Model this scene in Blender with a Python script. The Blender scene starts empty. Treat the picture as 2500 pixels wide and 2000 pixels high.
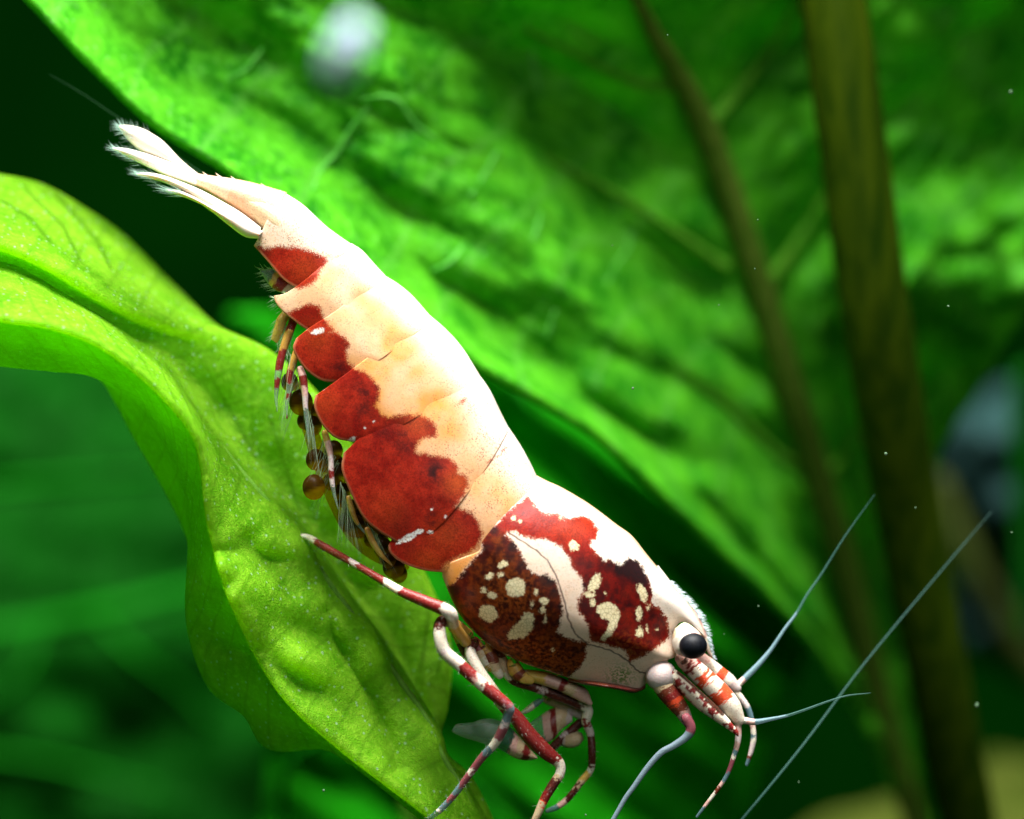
import bpy, math, random
import numpy as np
from mathutils import Vector

random.seed(7)
rng = np.random.default_rng(7)
sc = bpy.context.scene

# ------------------------------------------------------------------ camera, world, lamps, exposure
K = 0.0128            # mm per photograph pixel in the shrimp's plane (25 mm shrimp)
DIST = 200.0          # mm from lens to shrimp
MM = 0.001            # metres per mm
cam = bpy.data.cameras.new('camera')
camo = bpy.data.objects.new('camera', cam)
sc.collection.objects.link(camo)
camo.location = (0, -DIST * MM, 0)
camo.rotation_euler = (math.radians(90), 0, 0)
cam.sensor_width = 36
cam.lens = 36 * DIST / (2500 * K)
cam.clip_start = 0.005
cam.clip_end = 5
cam.dof.use_dof = True
cam.dof.focus_distance = (DIST - 1.0) * MM
cam.dof.aperture_fstop = 36.0
sc.camera = camo

w = bpy.data.worlds.new('World')
sc.world = w
w.use_nodes = True
bg = w.node_tree.nodes['Background']
bg.inputs[0].default_value = (0.12, 0.9, 0.18, 1)
bg.inputs[1].default_value = 0.034


def area(name, loc, aim, size, watts, col):
    l = bpy.data.lights.new(name, 'AREA')
    l.shape = 'RECTANGLE'
    l.size = size[0] * MM
    l.size_y = size[1] * MM
    l.energy = watts
    l.color = col
    o = bpy.data.objects.new(name, l)
    sc.collection.objects.link(o)
    o.location = Vector(loc) * MM
    d = (Vector(aim) - Vector(loc)).normalized()
    o.rotation_euler = d.to_track_quat('-Z', 'Y').to_euler()
    return o


area('tank_lamp', (-8, -22, 150), (-4, -22, 0), (50, 160), 0.95, (1, 0.98, 0.93))
area('flash_lamp', (6, -85, 150), (0, 6, 0), (36, 30), 0.42, (1, 0.98, 0.95))
area('front_fill', (55, -225, 70), (0, 0, 0), (140, 100), 0.13, (0.96, 1, 0.98))  # added soft fill that brightens the shrimp's flank from the front

sc.view_settings.view_transform = 'Standard'
sc.view_settings.look = 'None'
sc.view_settings.exposure = 0.18
sc.view_settings.gamma = 1
sc.view_settings.use_curve_mapping = False
sc.render.engine = 'CYCLES'
sc.cycles.max_bounces = 8
sc.cycles.transparent_max_bounces = 24

# ------------------------------------------------------------------ helpers


def at(u, v, y=0.0):
    """photograph pixel + depth in mm behind the shrimp's plane -> mm"""
    f = (DIST + y) / DIST
    return np.array([(u - 1250) * K * f, y, (1000 - v) * K * f])


def atn(a):
    a = np.asarray(a, float)
    f = (DIST + a[..., 2]) / DIST
    return np.stack([(a[..., 0] - 1250) * K * f, a[..., 2], (1000 - a[..., 1]) * K * f], -1)


def plane(u, v, y):
    """in-plane pixel -> mm, orthographic (for bodies that have width)"""
    return np.stack([(np.asarray(u) - 1250) * K, np.asarray(y) + 0 * np.asarray(u), (1000 - np.asarray(v)) * K], -1)


ZO = {1: (200, 250), 2: (600, 550), 3: (650, 950), 4: (1050, 1150), 5: (1500, 1400), 6: (950, 1440)}
ZS = 700 / 2156


def Z(n, pts):
    ox, oy = ZO[n]
    return [(ox + p[0] * ZS, oy + p[1] * ZS) + tuple(p[2:]) for p in pts]


def catmull(pts, n, arc=True):
    """resample polyline smoothly to n points"""
    P = np.asarray(pts, float)
    if len(P) == 2:
        t = np.linspace(0, 1, n)[:, None]
        return P[0] * (1 - t) + P[1] * t
    E = np.vstack([2 * P[0] - P[1], P, 2 * P[-1] - P[-2]])
    m = len(P) - 1
    tt = np.linspace(0, m, max(200, m * 24))
    i = np.minimum(tt.astype(int), m - 1)
    f = (tt - i)[:, None]
    p0, p1, p2, p3 = E[i], E[i + 1], E[i + 2], E[i + 3]
    C = 0.5 * ((2 * p1) + (-p0 + p2) * f + (2 * p0 - 5 * p1 + 4 * p2 - p3) * f * f + (-p0 + 3 * p1 - 3 * p2 + p3) * f ** 3)
    if not arc:
        q = np.linspace(0, m, n)
        return np.stack([np.interp(q, tt, C[:, k]) for k in range(C.shape[1])], 1)
    L = np.concatenate([[0], np.cumsum(np.linalg.norm(np.diff(C[:, :2], axis=0), axis=1))])
    q = np.linspace(0, L[-1], n)
    return np.stack([np.interp(q, L, C[:, k]) for k in range(C.shape[1])], 1)


def sm(x, a, b_):
    t = np.clip((x - a) / (b_ - a), 0, 1)
    return t * t * (3 - 2 * t)


def hash3(ix, iy, iz, seed=0):
    h = (ix.astype(np.int64) * 374761393 + iy.astype(np.int64) * 668265263 + iz.astype(np.int64) * 2147483647 + seed * 1274126177) & 0xFFFFFFFF
    h = ((h ^ (h >> 13)) * 1274126177) & 0xFFFFFFFF
    h = (h ^ (h >> 16)) & 0xFFFFFFFF
    return h / 0xFFFFFFFF


def vnoise(x, y, z=0.0, seed=0):
    x, y = np.asarray(x, float), np.asarray(y, float)
    z = np.zeros_like(x) + z
    ix, iy, iz = np.floor(x), np.floor(y), np.floor(z)
    fx, fy, fz = x - ix, y - iy, z - iz
    fx, fy, fz = [f * f * (3 - 2 * f) for f in (fx, fy, fz)]
    r = 0
    for a in (0, 1):
        for b in (0, 1):
            for c in (0, 1):
                r = r + hash3(ix + a, iy + b, iz + c, seed) * (fx if a else 1 - fx) * (fy if b else 1 - fy) * (fz if c else 1 - fz)
    return r * 2 - 1


def fbm(x, y, z=0.0, o=3, seed=0):
    s, a = 0, 1.0
    for k in range(o):
        s = s + a * vnoise(x * 2 ** k, y * 2 ** k, z, seed + k)
        a *= 0.5
    return s


def sdf(poly, U, V):
    """signed distance to a closed polygon in px, positive inside"""
    P = np.asarray(poly, float)[:, :2]
    d = np.full(U.shape, 1e9)
    inside = np.zeros(U.shape, bool)
    n = len(P)
    for i in range(n):
        a, b = P[i], P[(i + 1) % n]
        e = b - a
        l2 = max(e @ e, 1e-9)
        t = np.clip(((U - a[0]) * e[0] + (V - a[1]) * e[1]) / l2, 0, 1)
        dd = np.hypot(U - a[0] - t * e[0], V - a[1] - t * e[1])
        d = np.minimum(d, dd)
        c = ((a[1] > V) != (b[1] > V)) & (U < (b[0] - a[0]) * (V - a[1]) / (b[1] - a[1] + 1e-12) + a[0])
        inside ^= c
    return np.where(inside, d, -d)


def sline(pts, U, V):
    """signed distance to an open polyline (sign = side); far past its ends it stays large"""
    P = np.asarray(pts, float)[:, :2]
    best = np.full(U.shape, 1e9)
    sg = np.ones(U.shape)
    for i in range(len(P) - 1):
        a, b = P[i], P[i + 1]
        e = b - a
        t = np.clip(((U - a[0]) * e[0] + (V - a[1]) * e[1]) / (e @ e), 0, 1)
        dx, dy = U - a[0] - t * e[0], V - a[1] - t * e[1]
        dd = np.hypot(dx, dy)
        s = np.where(e[0] * dy - e[1] * dx > 0, 1.0, -1.0)
        m = dd < best
        best = np.where(m, dd, best)
        sg = np.where(m, s, sg)
    return best * sg


def tag(o, label, cat, group=None, kind=None):
    if label:
        o['label'] = label
    if cat:
        o['category'] = cat
    if group:
        o['group'] = group
    if kind:
        o['kind'] = kind
    return o


def empty(name, loc_mm):
    o = bpy.data.objects.new(name, None)
    o.empty_display_size = 0.002
    sc.collection.objects.link(o)
    o.location = Vector(loc_mm) * MM
    return o


def mk(name, verts, faces, mat, parent=None, fattr=None, col=None, smooth=True, base=None):
    """one mesh object; verts in mm (world). Origin at the parent's base, or at `base`."""
    V = np.asarray(verts, float) * MM
    org = Vector((0, 0, 0))
    if parent is not None:
        p = parent
        while p is not None:
            org += p.location
            p = p.parent
    elif base is not None:
        org = Vector(base) * MM
    V = V - np.array(org)
    me = bpy.data.meshes.new(name)
    me.from_pydata(V.tolist(), [], [tuple(int(i) for i in f) for f in faces])
    if smooth:
        me.polygons.foreach_set('use_smooth', [True] * len(me.polygons))
    if fattr:
        for k, a in fattr.items():
            at_ = me.attributes.new(k, 'FLOAT', 'POINT')
            at_.data.foreach_set('value', np.asarray(a, np.float32).ravel())
    if col is not None:
        ca = me.color_attributes.new('Col', 'FLOAT_COLOR', 'POINT')
        ca.data.foreach_set('color', np.asarray(col, np.float32).ravel())
    me.materials.append(mat)
    me.update()
    o = bpy.data.objects.new(name, me)
    sc.collection.objects.link(o)
    if parent is not None:
        o.parent = parent
    elif base is not None:
        o.location = Vector(base) * MM
    return o


def gridfaces(n, m, wrap=False, off=0):
    f = []
    for i in range(n - 1):
        for j in range(m if wrap else m - 1):
            a, b = i * m + j, i * m + (j + 1) % m
            f.append((off + a, off + b, off + b + m, off + a + m))
    return f


def fixnormals(o):
    import bmesh
    bm = bmesh.new()
    bm.from_mesh(o.data)
    bmesh.ops.recalc_face_normals(bm, faces=bm.faces)
    bm.to_mesh(o.data)
    bm.free()


COL = {
    'W': (0.74, 0.66, 0.54, 1), 'C': (0.62, 0.46, 0.28, 1), 'R': (0.20, 0.010, 0.010, 1), 'D': (0.075, 0.008, 0.006, 1),
    'O': (0.72, 0.07, 0.018, 1), 'A': (0.62, 0.33, 0.06, 0.75), 'P': (0.70, 0.42, 0.36, 1),
    'G': (0.05, 0.15, 0.13, 0.35), 'g': (0.15, 0.26, 0.30, 0.60), 'V': (0.28, 0.07, 0.09, 0.85), 'T': (0.30, 0.42, 0.34, 0.30), 'H': (0.22, 0.30, 0.36, 0.65), 'F': (0.04, 0.14, 0.06, 0.06),
    'B': (0.16, 0.03, 0.012, 1), 'Y': (0.75, 0.48, 0.10, 0.8), 'K': (0.03, 0.012, 0.006, 1), 'S': (0.62, 0.50, 0.48, 1),
}


def bandcol(t, bands, ragged=0.0, ang=None):
    """t: array of control-point parameter; bands: [(start, key), ...]"""
    out = np.zeros((len(t), 4))
    tt = t
    if ang is not None:
        x, y = np.cos(ang), np.sin(ang)
        tt = t + ragged * (2.2 * vnoise(x * 1.1 + t * 2.3, y * 1.1 + t * 1.7, t * 5, 2) + 1.6 * vnoise(x * 3 + t * 9, y * 3, t * 9, 4))
    for s, k in bands:
        m = tt >= s
        out[m] = COL[k]
    return out


def tube(name, pts, rad, bands, mat, parent, ns=10, step=4.0, rag=0.05, persp=True, flat=1.0):
    """tapered limb through (u,v,y) points; rad in px per control point"""
    P = np.asarray(pts, float)
    rad = np.asarray(rad, float) * (0.80 if name == 'leg' else 1.0)
    rad = np.interp(np.arange(len(P)), np.linspace(0, len(P) - 1, len(rad)), rad)
    L = np.linalg.norm(np.diff(P[:, :2], axis=0), axis=1).sum()
    n = int(max(8, min(400, L / step)))
    full = np.column_stack([P, rad, np.arange(len(P))])
    C = catmull(full, n)
    X = atn(C[:, :3]) if persp else plane(C[:, 0], C[:, 1], C[:, 2])
    R = np.maximum(C[:, 3], 0.4) * K
    T = np.gradient(X, axis=0)
    T /= np.linalg.norm(T, axis=1)[:, None] + 1e-12
    N = np.cross(T, np.array([0, 1.0, 0]))
    N /= np.linalg.norm(N, axis=1)[:, None] + 1e-12
    B = np.cross(N, T)
    # rounded ends
    ext = [(-0.9, 0.45), (-0.6, 0.8)]
    rings, rr, cc, tt, nn, bb = [], [], [], [], [], []
    for e, s in ext:
        rings.append(X[0] + T[0] * R[0] * e); rr.append(R[0] * s); tt.append(C[0, 4]); nn.append(N[0]); bb.append(B[0])
    for i in range(n):
        rings.append(X[i]); rr.append(R[i]); tt.append(C[i, 4]); nn.append(N[i]); bb.append(B[i])
    for e, s in reversed(ext):
        rings.append(X[-1] - T[-1] * R[-1] * e); rr.append(R[-1] * s); tt.append(C[-1, 4]); nn.append(N[-1]); bb.append(B[-1])
    m = len(rings)
    th = np.linspace(0, 2 * np.pi, ns, endpoint=False)
    rings, rr, nn, bb = map(np.asarray, (rings, rr, nn, bb))
    Vv = rings[:, None, :] + rr[:, None, None] * (np.cos(th)[None, :, None] * nn[:, None, :] + flat * np.sin(th)[None, :, None] * bb[:, None, :])
    Vv = Vv.reshape(-1, 3)
    t = np.repeat(np.asarray(tt), ns)
    a = np.tile(th, m)
    col = bandcol(t, bands, rag, a)
    faces = gridfaces(m, ns, True)
    faces.append(tuple(range(ns)))
    faces.append(tuple(range((m - 1) * ns, m * ns)))
    o = mk(name, Vv, faces, mat, parent, col=col)
    fixnormals(o)
    if name == 'leg':
        for _ in range(int(n * 0.5)):
            i, a_ = random.randrange(n), random.uniform(0, 6.283)
            d = math.cos(a_) * N[i] + math.sin(a_) * B[i]
            LEGHAIR.append((X[i] + d * R[i] * 0.9, X[i] + d * (R[i] + random.uniform(4, 13) * K) + T[i] * random.uniform(-12, 12) * K))
    return o


LEGHAIR = []


def loft(name, D, V, wid, yc, bands, mat, parent, n=60, ns=24, colfn=None, power=1.0):
    """solid between two outline curves in the plane (px), half width `wid` (mm), centred at depth yc (mm)"""
    Dp, Vp = catmull([d[:2] for d in D], n), catmull([v[:2] for v in V], n)
    s = np.linspace(0, 1, n)
    wv = np.interp(s, np.linspace(0, 1, len(wid)), wid)
    yv = np.interp(s, np.linspace(0, 1, len(yc)), yc)
    th = np.linspace(0, 2 * np.pi, ns, endpoint=False)
    c, sn = np.cos(th), np.sin(th)
    mid, half = (Dp + Vp) / 2, (Dp - Vp) / 2
    uv = mid[:, None, :] + half[:, None, :] * c[None, :, None]
    y = yv[:, None] + wv[:, None] * (np.sign(sn) * np.abs(sn) ** power)[None, :]
    X = plane(uv[..., 0], uv[..., 1], y).reshape(-1, 3)
    t = np.repeat(s, ns)
    if colfn:
        col = colfn(uv[..., 0].ravel(), uv[..., 1].ravel(), t)
    else:
        col = bandcol(t, bands, 0.01, np.tile(th, n))
    faces = gridfaces(n, ns, True)
    faces += [tuple(range(ns)), tuple(range((n - 1) * ns, n * ns))]
    o = mk(name, X, faces, mat, parent, col=col)
    fixnormals(o)
    return o


def hairs(name, segs, r, mat, parent, col=(0.7, 0.8, 0.78, 0.5)):
    """many fine bristles joined in one part; segs = [(base_mm, tip_mm)]"""
    Vv, F = [], []
    for b, t in segs:
        b, t = np.asarray(b, float), np.asarray(t, float)
        d = t - b
        n = np.cross(d, (0.3, 1, 0.2)); n /= np.linalg.norm(n) + 1e-9
        m = np.cross(d, n); m /= np.linalg.norm(m) + 1e-9
        i = len(Vv)
        for k in range(3):
            a = k * 2.0944
            Vv.append(b + r * (math.cos(a) * n + math.sin(a) * m))
        Vv.append(t)
        F += [(i, i + 1, i + 3), (i + 1, i + 2, i + 3), (i + 2, i, i + 3)]
    o = mk(name, Vv, F, mat, parent, col=np.tile(np.array(col), (len(Vv), 1)), smooth=False)
    o['kind'] = 'stuff'
    return o


# ------------------------------------------------------------------ materials


def newmat(name):
    m = bpy.data.materials.new(name)
    m.use_nodes = True
    nt = m.node_tree
    nt.nodes.clear()
    out = nt.nodes.new('ShaderNodeOutputMaterial')
    return m, nt, out


class G:
    """tiny node-graph builder"""

    def __init__(s, nt):
        s.nt = nt

    def n(s, typ, **kw):
        nd = s.nt.nodes.new(typ)
        for k, v in kw.items():
            if k.startswith('i_'):
                key = k[2:]
                key = int(key) if key.isdigit() else key.replace('_', ' ')
                s.put(nd.inputs[key], v)
            else:
                setattr(nd, k, v)
        return nd

    def put(s, sock, v):
        if isinstance(v, bpy.types.NodeSocket):
            s.nt.links.new(v, sock)
        else:
            sock.default_value = v

    def math(s, op, a, b=0.0, c=0.0, clamp=False):
        nd = s.n('ShaderNodeMath', operation=op, use_clamp=clamp)
        for i, v in enumerate((a, b, c)):
            s.put(nd.inputs[i], v)
        return nd.outputs[0]

    def mix(s, f, a, b, blend='MIX'):
        nd = s.n('ShaderNodeMix', data_type='RGBA', blend_type=blend)
        s.put(nd.inputs[0], f)
        for i, v in ((6, a), (7, b)):
            if isinstance(v, tuple) and len(v) == 3:
                v = v + (1,)
            s.put(nd.inputs[i], v)
        return nd.outputs[2]

    def ramp(s, f, lo, hi, o0=0.0, o1=1.0):
        nd = s.n('ShaderNodeMapRange', clamp=True, interpolation_type='SMOOTHSTEP')
        s.put(nd.inputs[0], f)
        for i, v in ((1, lo), (2, hi), (3, o0), (4, o1)):
            s.put(nd.inputs[i], v)
        return nd.outputs[0]

    def coord(s):
        """object coordinates in mm"""
        tc = s.n('ShaderNodeTexCoord')
        vm = s.n('ShaderNodeVectorMath', operation='SCALE')
        s.put(vm.inputs[0], tc.outputs['Object'])
        vm.inputs['Scale'].default_value = 1000
        return vm.outputs[0]

    def noise(s, co, scale, detail=2.0, rough=0.5):
        nd = s.n('ShaderNodeTexNoise')
        s.put(nd.inputs['Vector'], co)
        nd.inputs['Scale'].default_value = scale
        nd.inputs['Detail'].default_value = detail
        nd.inputs['Roughness'].default_value = rough
        return nd.outputs[0]

    def attr(s, name):
        return s.n('ShaderNodeAttribute', attribute_name=name)

    def bump(s, h, dist, strength=1.0):
        nd = s.n('ShaderNodeBump')
        s.put(nd.inputs['Height'], h)
        nd.inputs['Distance'].default_value = dist * MM
        nd.inputs['Strength'].default_value = strength
        return nd.outputs[0]


def shell_material():
    m, nt, out = newmat('shell')
    g = G(nt)
    co = g.coord()
    fine = g.noise(co, 16, 3, 0.65)
    mid = g.noise(co, 4.5, 2, 0.5)
    big = g.noise(co, 1.1, 3, 0.6)
    rag = g.math('ADD', g.math('MULTIPLY', g.math('SUBTRACT', fine, 0.5), 22), g.math('MULTIPLY', g.math('SUBTRACT', mid, 0.5), 16))
    soft = g.attr('soft').outputs['Fac']
    sd = g.math('ADD', g.attr('red').outputs['Fac'], g.math('MULTIPLY', rag, g.math('SUBTRACT', 1.0, g.math('MULTIPLY', soft, 0.55))))
    grain = g.math('MULTIPLY', g.math('SUBTRACT', g.noise(co, 34, 2, 0.7), 0.5), g.math('ADD', 16.0, g.math('MULTIPLY', soft, 22.0)))
    sd = g.math('ADD', sd, grain)
    red = g.ramp(sd, g.math('SUBTRACT', -3.5, g.math('MULTIPLY', soft, 4.0)), g.math('ADD', 3.5, g.math('MULTIPLY', soft, 4.0)))
    spot = g.ramp(g.math('ADD', g.attr('spot').outputs['Fac'], g.math('MULTIPLY', rag, 0.75)), -2.5, 2.5)
    dark = g.attr('dark').outputs['Fac']
    warm = g.attr('warm').outputs['Fac']
    speck = g.attr('speck').outputs['Fac']
    # pale ground: white on the back, warm cream on the flank, dusted with chromatophore dots
    pale = g.mix(g.math('MULTIPLY', warm, g.ramp(big, 0.25, 0.7, 0.8, 1.0)), (0.73, 0.575, 0.49), (0.76, 0.265, 0.050))
    vor = g.n('ShaderNodeTexVoronoi', feature='F1')
    g.put(vor.inputs['Vector'], co)
    vor.inputs['Scale'].default_value = 15
    dots = g.math('MULTIPLY', g.ramp(vor.outputs['Distance'], 0.42, 0.18), g.ramp(g.noise(co, 3.0, 2), 0.35, 0.65))
    pale = g.mix(g.math('MULTIPLY', dots, g.math('MULTIPLY', speck, 0.85)), pale, (0.16, 0.04, 0.03))
    pale = g.mix(g.math('MULTIPLY', g.ramp(fine, 0.5, 0.68), g.math('MULTIPLY', speck, 0.55)), pale, (0.62, 0.20, 0.10))
    # red pigment
    orange = g.attr('orange').outputs['Fac']
    rcol = g.mix(g.ramp(g.noise(co, 2.2, 4, 0.65), 0.3, 0.7), (0.19, 0.005, 0.003), (0.40, 0.020, 0.008))
    rcol = g.mix(g.math('MULTIPLY', g.ramp(g.noise(co, 1.1, 3, 0.6), 0.52, 0.72), 0.55), rcol, (0.045, 0.004, 0.003))
    rcol = g.mix(orange, rcol, (0.46, 0.062, 0.010))
    rcol = g.mix(g.attr('maroon').outputs['Fac'], rcol, g.mix(g.ramp(mid, 0.3, 0.7), (0.018, 0.002, 0.003), (0.13, 0.004, 0.003)))
    rcol = g.mix(g.math('MULTIPLY', g.ramp(sd, 10, -2), 0.6), rcol, (0.36, 0.045, 0.010))
    dmask = g.math('MULTIPLY', dark, g.ramp(g.math('ADD', fine, g.math('MULTIPLY', dark, 0.45)), 0.45, 0.85, 0.25, 1.0))
    rcol = g.mix(dmask, rcol, (0.008, 0.005, 0.006))
    brown = g.attr('brown').outputs['Fac']
    bcol = g.mix(g.ramp(mid, 0.35, 0.65), (0.024, 0.005, 0.003), (0.13, 0.024, 0.004))
    rcol = g.mix(g.math('MULTIPLY', brown, g.math('SUBTRACT', 1.0, g.math('MULTIPLY', dmask, 0.8))), rcol, bcol)
    ltan = g.attr('tan').outputs['Fac']
    rcol = g.mix(g.math('MULTIPLY', ltan, g.ramp(g.noise(co, 9, 3, 0.6), 0.42, 0.62)), rcol, (0.30, 0.07, 0.012))
    rcol = g.mix(g.math('MULTIPLY', g.ramp(g.noise(co, 22, 3, 0.7), 0.40, 0.66), 0.55), rcol, (0.035, 0.004, 0.003))
    c = g.mix(red, pale, rcol)
    # hairline crackle inside cream spots
    vc = g.n('ShaderNodeTexVoronoi', feature='DISTANCE_TO_EDGE')
    g.put(vc.inputs['Vector'], co)
    vc.inputs['Scale'].default_value = 9
    crk = g.ramp(vc.outputs['Distance'], 0.09, 0.02)
    scol = g.mix(g.math('MULTIPLY', crk, 0.55), (0.78, 0.60, 0.36), (0.20, 0.10, 0.04))
    c = g.mix(spot, c, scol)
    glint = g.ramp(g.math('ADD', g.attr('white').outputs['Fac'], g.math('MULTIPLY', rag, 0.45)), -2, 2)
    c = g.mix(g.math('MULTIPLY', glint, g.ramp(fine, 0.3, 0.55, 0.25, 1.0)), c, (0.74, 0.64, 0.58))  # highlight dashes are mixed into the base colour
    green_tint = g.attr('green_tint').outputs['Fac']
    c = g.mix(g.math('MULTIPLY', green_tint, g.ramp(g.noise(co, 13, 3), 0.46, 0.58)), c, (0.10, 0.20, 0.03))
    ln = g.math('ABSOLUTE', g.math('ADD', g.attr('line').outputs['Fac'], g.math('MULTIPLY', g.math('SUBTRACT', mid, 0.5), 10)))
    c = g.mix(g.math('MULTIPLY', g.ramp(ln, 3.2, 1.0), 0.8), c, (0.05, 0.03, 0.03))
    rim = g.attr('rim').outputs['Fac']
    c = g.mix(g.math('MULTIPLY', g.ramp(rim, 8, 2), 0.45), c, (0.50, 0.20, 0.10))
    bs = g.n('ShaderNodeBsdfPrincipled')
    g.put(bs.inputs['Base Color'], c)
    bs.inputs['Roughness'].default_value = 0.36
    bs.inputs['IOR'].default_value = 1.22
    bs.inputs['Subsurface Weight'].default_value = 0.35
    bs.inputs['Subsurface Radius'].default_value = (1.0, 0.45, 0.25)
    bs.inputs['Subsurface Scale'].default_value = 0.35 * MM
    g.put(bs.inputs['Normal'], g.bump(g.math('ADD', fine, g.math('MULTIPLY', mid, 1.0)), 0.012, 0.5))
    nt.links.new(bs.outputs[0], out.inputs[0])
    return m


def limb_material(name='limb', rough=0.3, sub=0.25, dots=0.5):
    m, nt, out = newmat(name)
    g = G(nt)
    co = g.coord()
    a = g.attr('Col')
    fine = g.noise(co, 18, 3, 0.6)
    c = g.mix(g.math('MULTIPLY', g.ramp(fine, 0.5, 0.7), dots), a.outputs['Color'], (0.35, 0.10, 0.07))
    c = g.mix(g.math('MULTIPLY', g.ramp(fine, 0.42, 0.25), dots * 0.8), c, (0.75, 0.62, 0.55))
    bs = g.n('ShaderNodeBsdfPrincipled')
    g.put(bs.inputs['Base Color'], c)
    bs.inputs['Roughness'].default_value = rough
    bs.inputs['IOR'].default_value = 1.38
    bs.inputs['Subsurface Weight'].default_value = sub
    bs.inputs['Subsurface Radius'].default_value = (1.0, 0.5, 0.3)
    bs.inputs['Subsurface Scale'].default_value = 0.25 * MM
    g.put(bs.inputs['Normal'], g.bump(fine, 0.03, 0.5))
    tr = g.n('ShaderNodeBsdfTransparent')
    tr.inputs[0].default_value = (0.93, 0.97, 0.93, 1)
    lw = g.n('ShaderNodeLayerWeight')
    lw.inputs[0].default_value = 0.35
    al = g.math('ADD', a.outputs['Alpha'], g.math('MULTIPLY', lw.outputs['Facing'], 0.5), clamp=True)
    mx = g.n('ShaderNodeMixShader')
    g.put(mx.inputs[0], al)
    nt.links.new(tr.outputs[0], mx.inputs[1])
    nt.links.new(bs.outputs[0], mx.inputs[2])
    nt.links.new(mx.outputs[0], out.inputs[0])
    return m


def leaf_material(name, lo, hi, vein, trans=0.45, rough=0.4, dots=0.0, bumpd=0.05, cell=5.0, blotch=0.35, tcol=None, spec=0.5):
    m, nt, out = newmat(name)
    g = G(nt)
    co = g.coord()
    n1 = g.noise(co, 0.55, 4, 0.6)
    n2 = g.noise(co, cell, 3, 0.65)
    c = g.mix(g.ramp(n1, 0.5 - blotch / 2, 0.5 + blotch / 2), lo, hi)
    c = g.mix(g.math('MULTIPLY', g.ramp(n2, 0.42, 0.7), 0.45), c, tuple(min(1, x * 1.7 + 0.01) for x in hi))
    v = g.attr('vein').outputs['Fac']
    c = g.mix(v, c, vein)
    vor = g.n('ShaderNodeTexVoronoi', feature='F1')
    g.put(vor.inputs['Vector'], co)
    vor.inputs['Scale'].default_value = 4.6
    if dots:
        sep = g.n('ShaderNodeSeparateColor')
        g.put(sep.inputs[0], vor.outputs['Color'])
        d = g.math('MULTIPLY', g.ramp(vor.outputs['Distance'], 0.30, 0.12), g.math('GREATER_THAN', sep.outputs[0], 0.62))
        c = g.mix(g.math('MULTIPLY', d, dots), c, (0.62, 0.85, 0.55))
    bs = g.n('ShaderNodeBsdfPrincipled')
    g.put(bs.inputs['Base Color'], c)
    bs.inputs['Roughness'].default_value = rough
    bs.inputs['IOR'].default_value = 1.16
    bs.inputs['Specular IOR Level'].default_value = spec
    h = g.math('ADD', g.math('MULTIPLY', n2, 0.7), g.noise(co, cell * 3.2, 2, 0.5))
    nrm = g.bump(h, bumpd, 0.8)
    g.put(bs.inputs['Normal'], nrm)
    tl = g.n('ShaderNodeBsdfTranslucent')
    tc = g.mix(0.6, c, tcol or tuple(min(1, x * 1.6) for x in hi))
    g.put(tl.inputs[0], tc)
    g.put(tl.inputs['Normal'], nrm)
    mx = g.n('ShaderNodeMixShader')
    mx.inputs[0].default_value = trans
    nt.links.new(bs.outputs[0], mx.inputs[1])
    nt.links.new(tl.outputs[0], mx.inputs[2])
    nt.links.new(mx.outputs[0], out.inputs[0])
    return m


def plain_material(name, a, b, scale=1.0, rough=0.6, bumpd=0.1, alpha=1.0, streak=None, spec=0.25):
    m, nt, out = newmat(name)
    g = G(nt)
    co = g.coord()
    if streak:
        mp = g.n('ShaderNodeMapping')
        g.put(mp.inputs[0], co)
        mp.inputs['Scale'].default_value = streak
        mp.inputs['Rotation'].default_value = (0, math.radians(-9), 0)
        co = mp.outputs[0]
    n = g.noise(co, scale, 4, 0.6)
    c = g.mix(g.ramp(n, 0.3, 0.7), a, b)
    bs = g.n('ShaderNodeBsdfPrincipled')
    g.put(bs.inputs['Base Color'], c)
    bs.inputs['Roughness'].default_value = rough
    bs.inputs['IOR'].default_value = 1.16
    bs.inputs['Alpha'].default_value = alpha
    bs.inputs['Specular IOR Level'].default_value = spec
    g.put(bs.inputs['Normal'], g.bump(n, bumpd, 0.7))
    nt.links.new(bs.outputs[0], out.inputs[0])
    return m


M_shell = shell_material()
M_limb = limb_material()
M_tail = limb_material('tail_fan', 0.4, 0.3, 0.12)
M_hair = limb_material('bristle', 0.4, 0.0, 0.0)
M_front = leaf_material('front_leaf', (0.15, 0.43, 0.012), (0.34, 0.68, 0.035), (0.07, 0.20, 0.01), trans=0.70, tcol=(0.62, 0.97, 0.03), rough=0.42, dots=0.75, bumpd=0.06)
M_back = leaf_material('big_leaf', (0.010, 0.17, 0.004), (0.085, 0.43, 0.014), (0.12, 0.45, 0.05), trans=0.28, rough=0.42, dots=0.15, bumpd=0.05, cell=3.0)  # darker blotch tone puts the shading of the leaf's hollows into its colour
M_shade = leaf_material('shaded_leaf', (0.001, 0.035, 0.001), (0.002, 0.065, 0.002), (0.02, 0.22, 0.02), trans=0.3, rough=0.6, bumpd=0.03, cell=1.2, spec=0.1)  # shade of the lower background is put into this dark base colour
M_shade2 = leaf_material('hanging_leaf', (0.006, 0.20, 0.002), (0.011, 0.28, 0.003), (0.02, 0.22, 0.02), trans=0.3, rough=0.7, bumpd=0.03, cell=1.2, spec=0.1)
M_rib = plain_material('midrib', (0.045, 0.095, 0.008), (0.075, 0.120, 0.014), 2.0, 0.45, 0.05)
M_ribg = plain_material('front_midrib', (0.08, 0.22, 0.02), (0.13, 0.30, 0.035), 3.0, 0.45, 0.04)
M_veing = plain_material('lateral_vein', (0.05, 0.20, 0.01), (0.10, 0.30, 0.02), 2.0, 0.5, 0.03)
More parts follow.
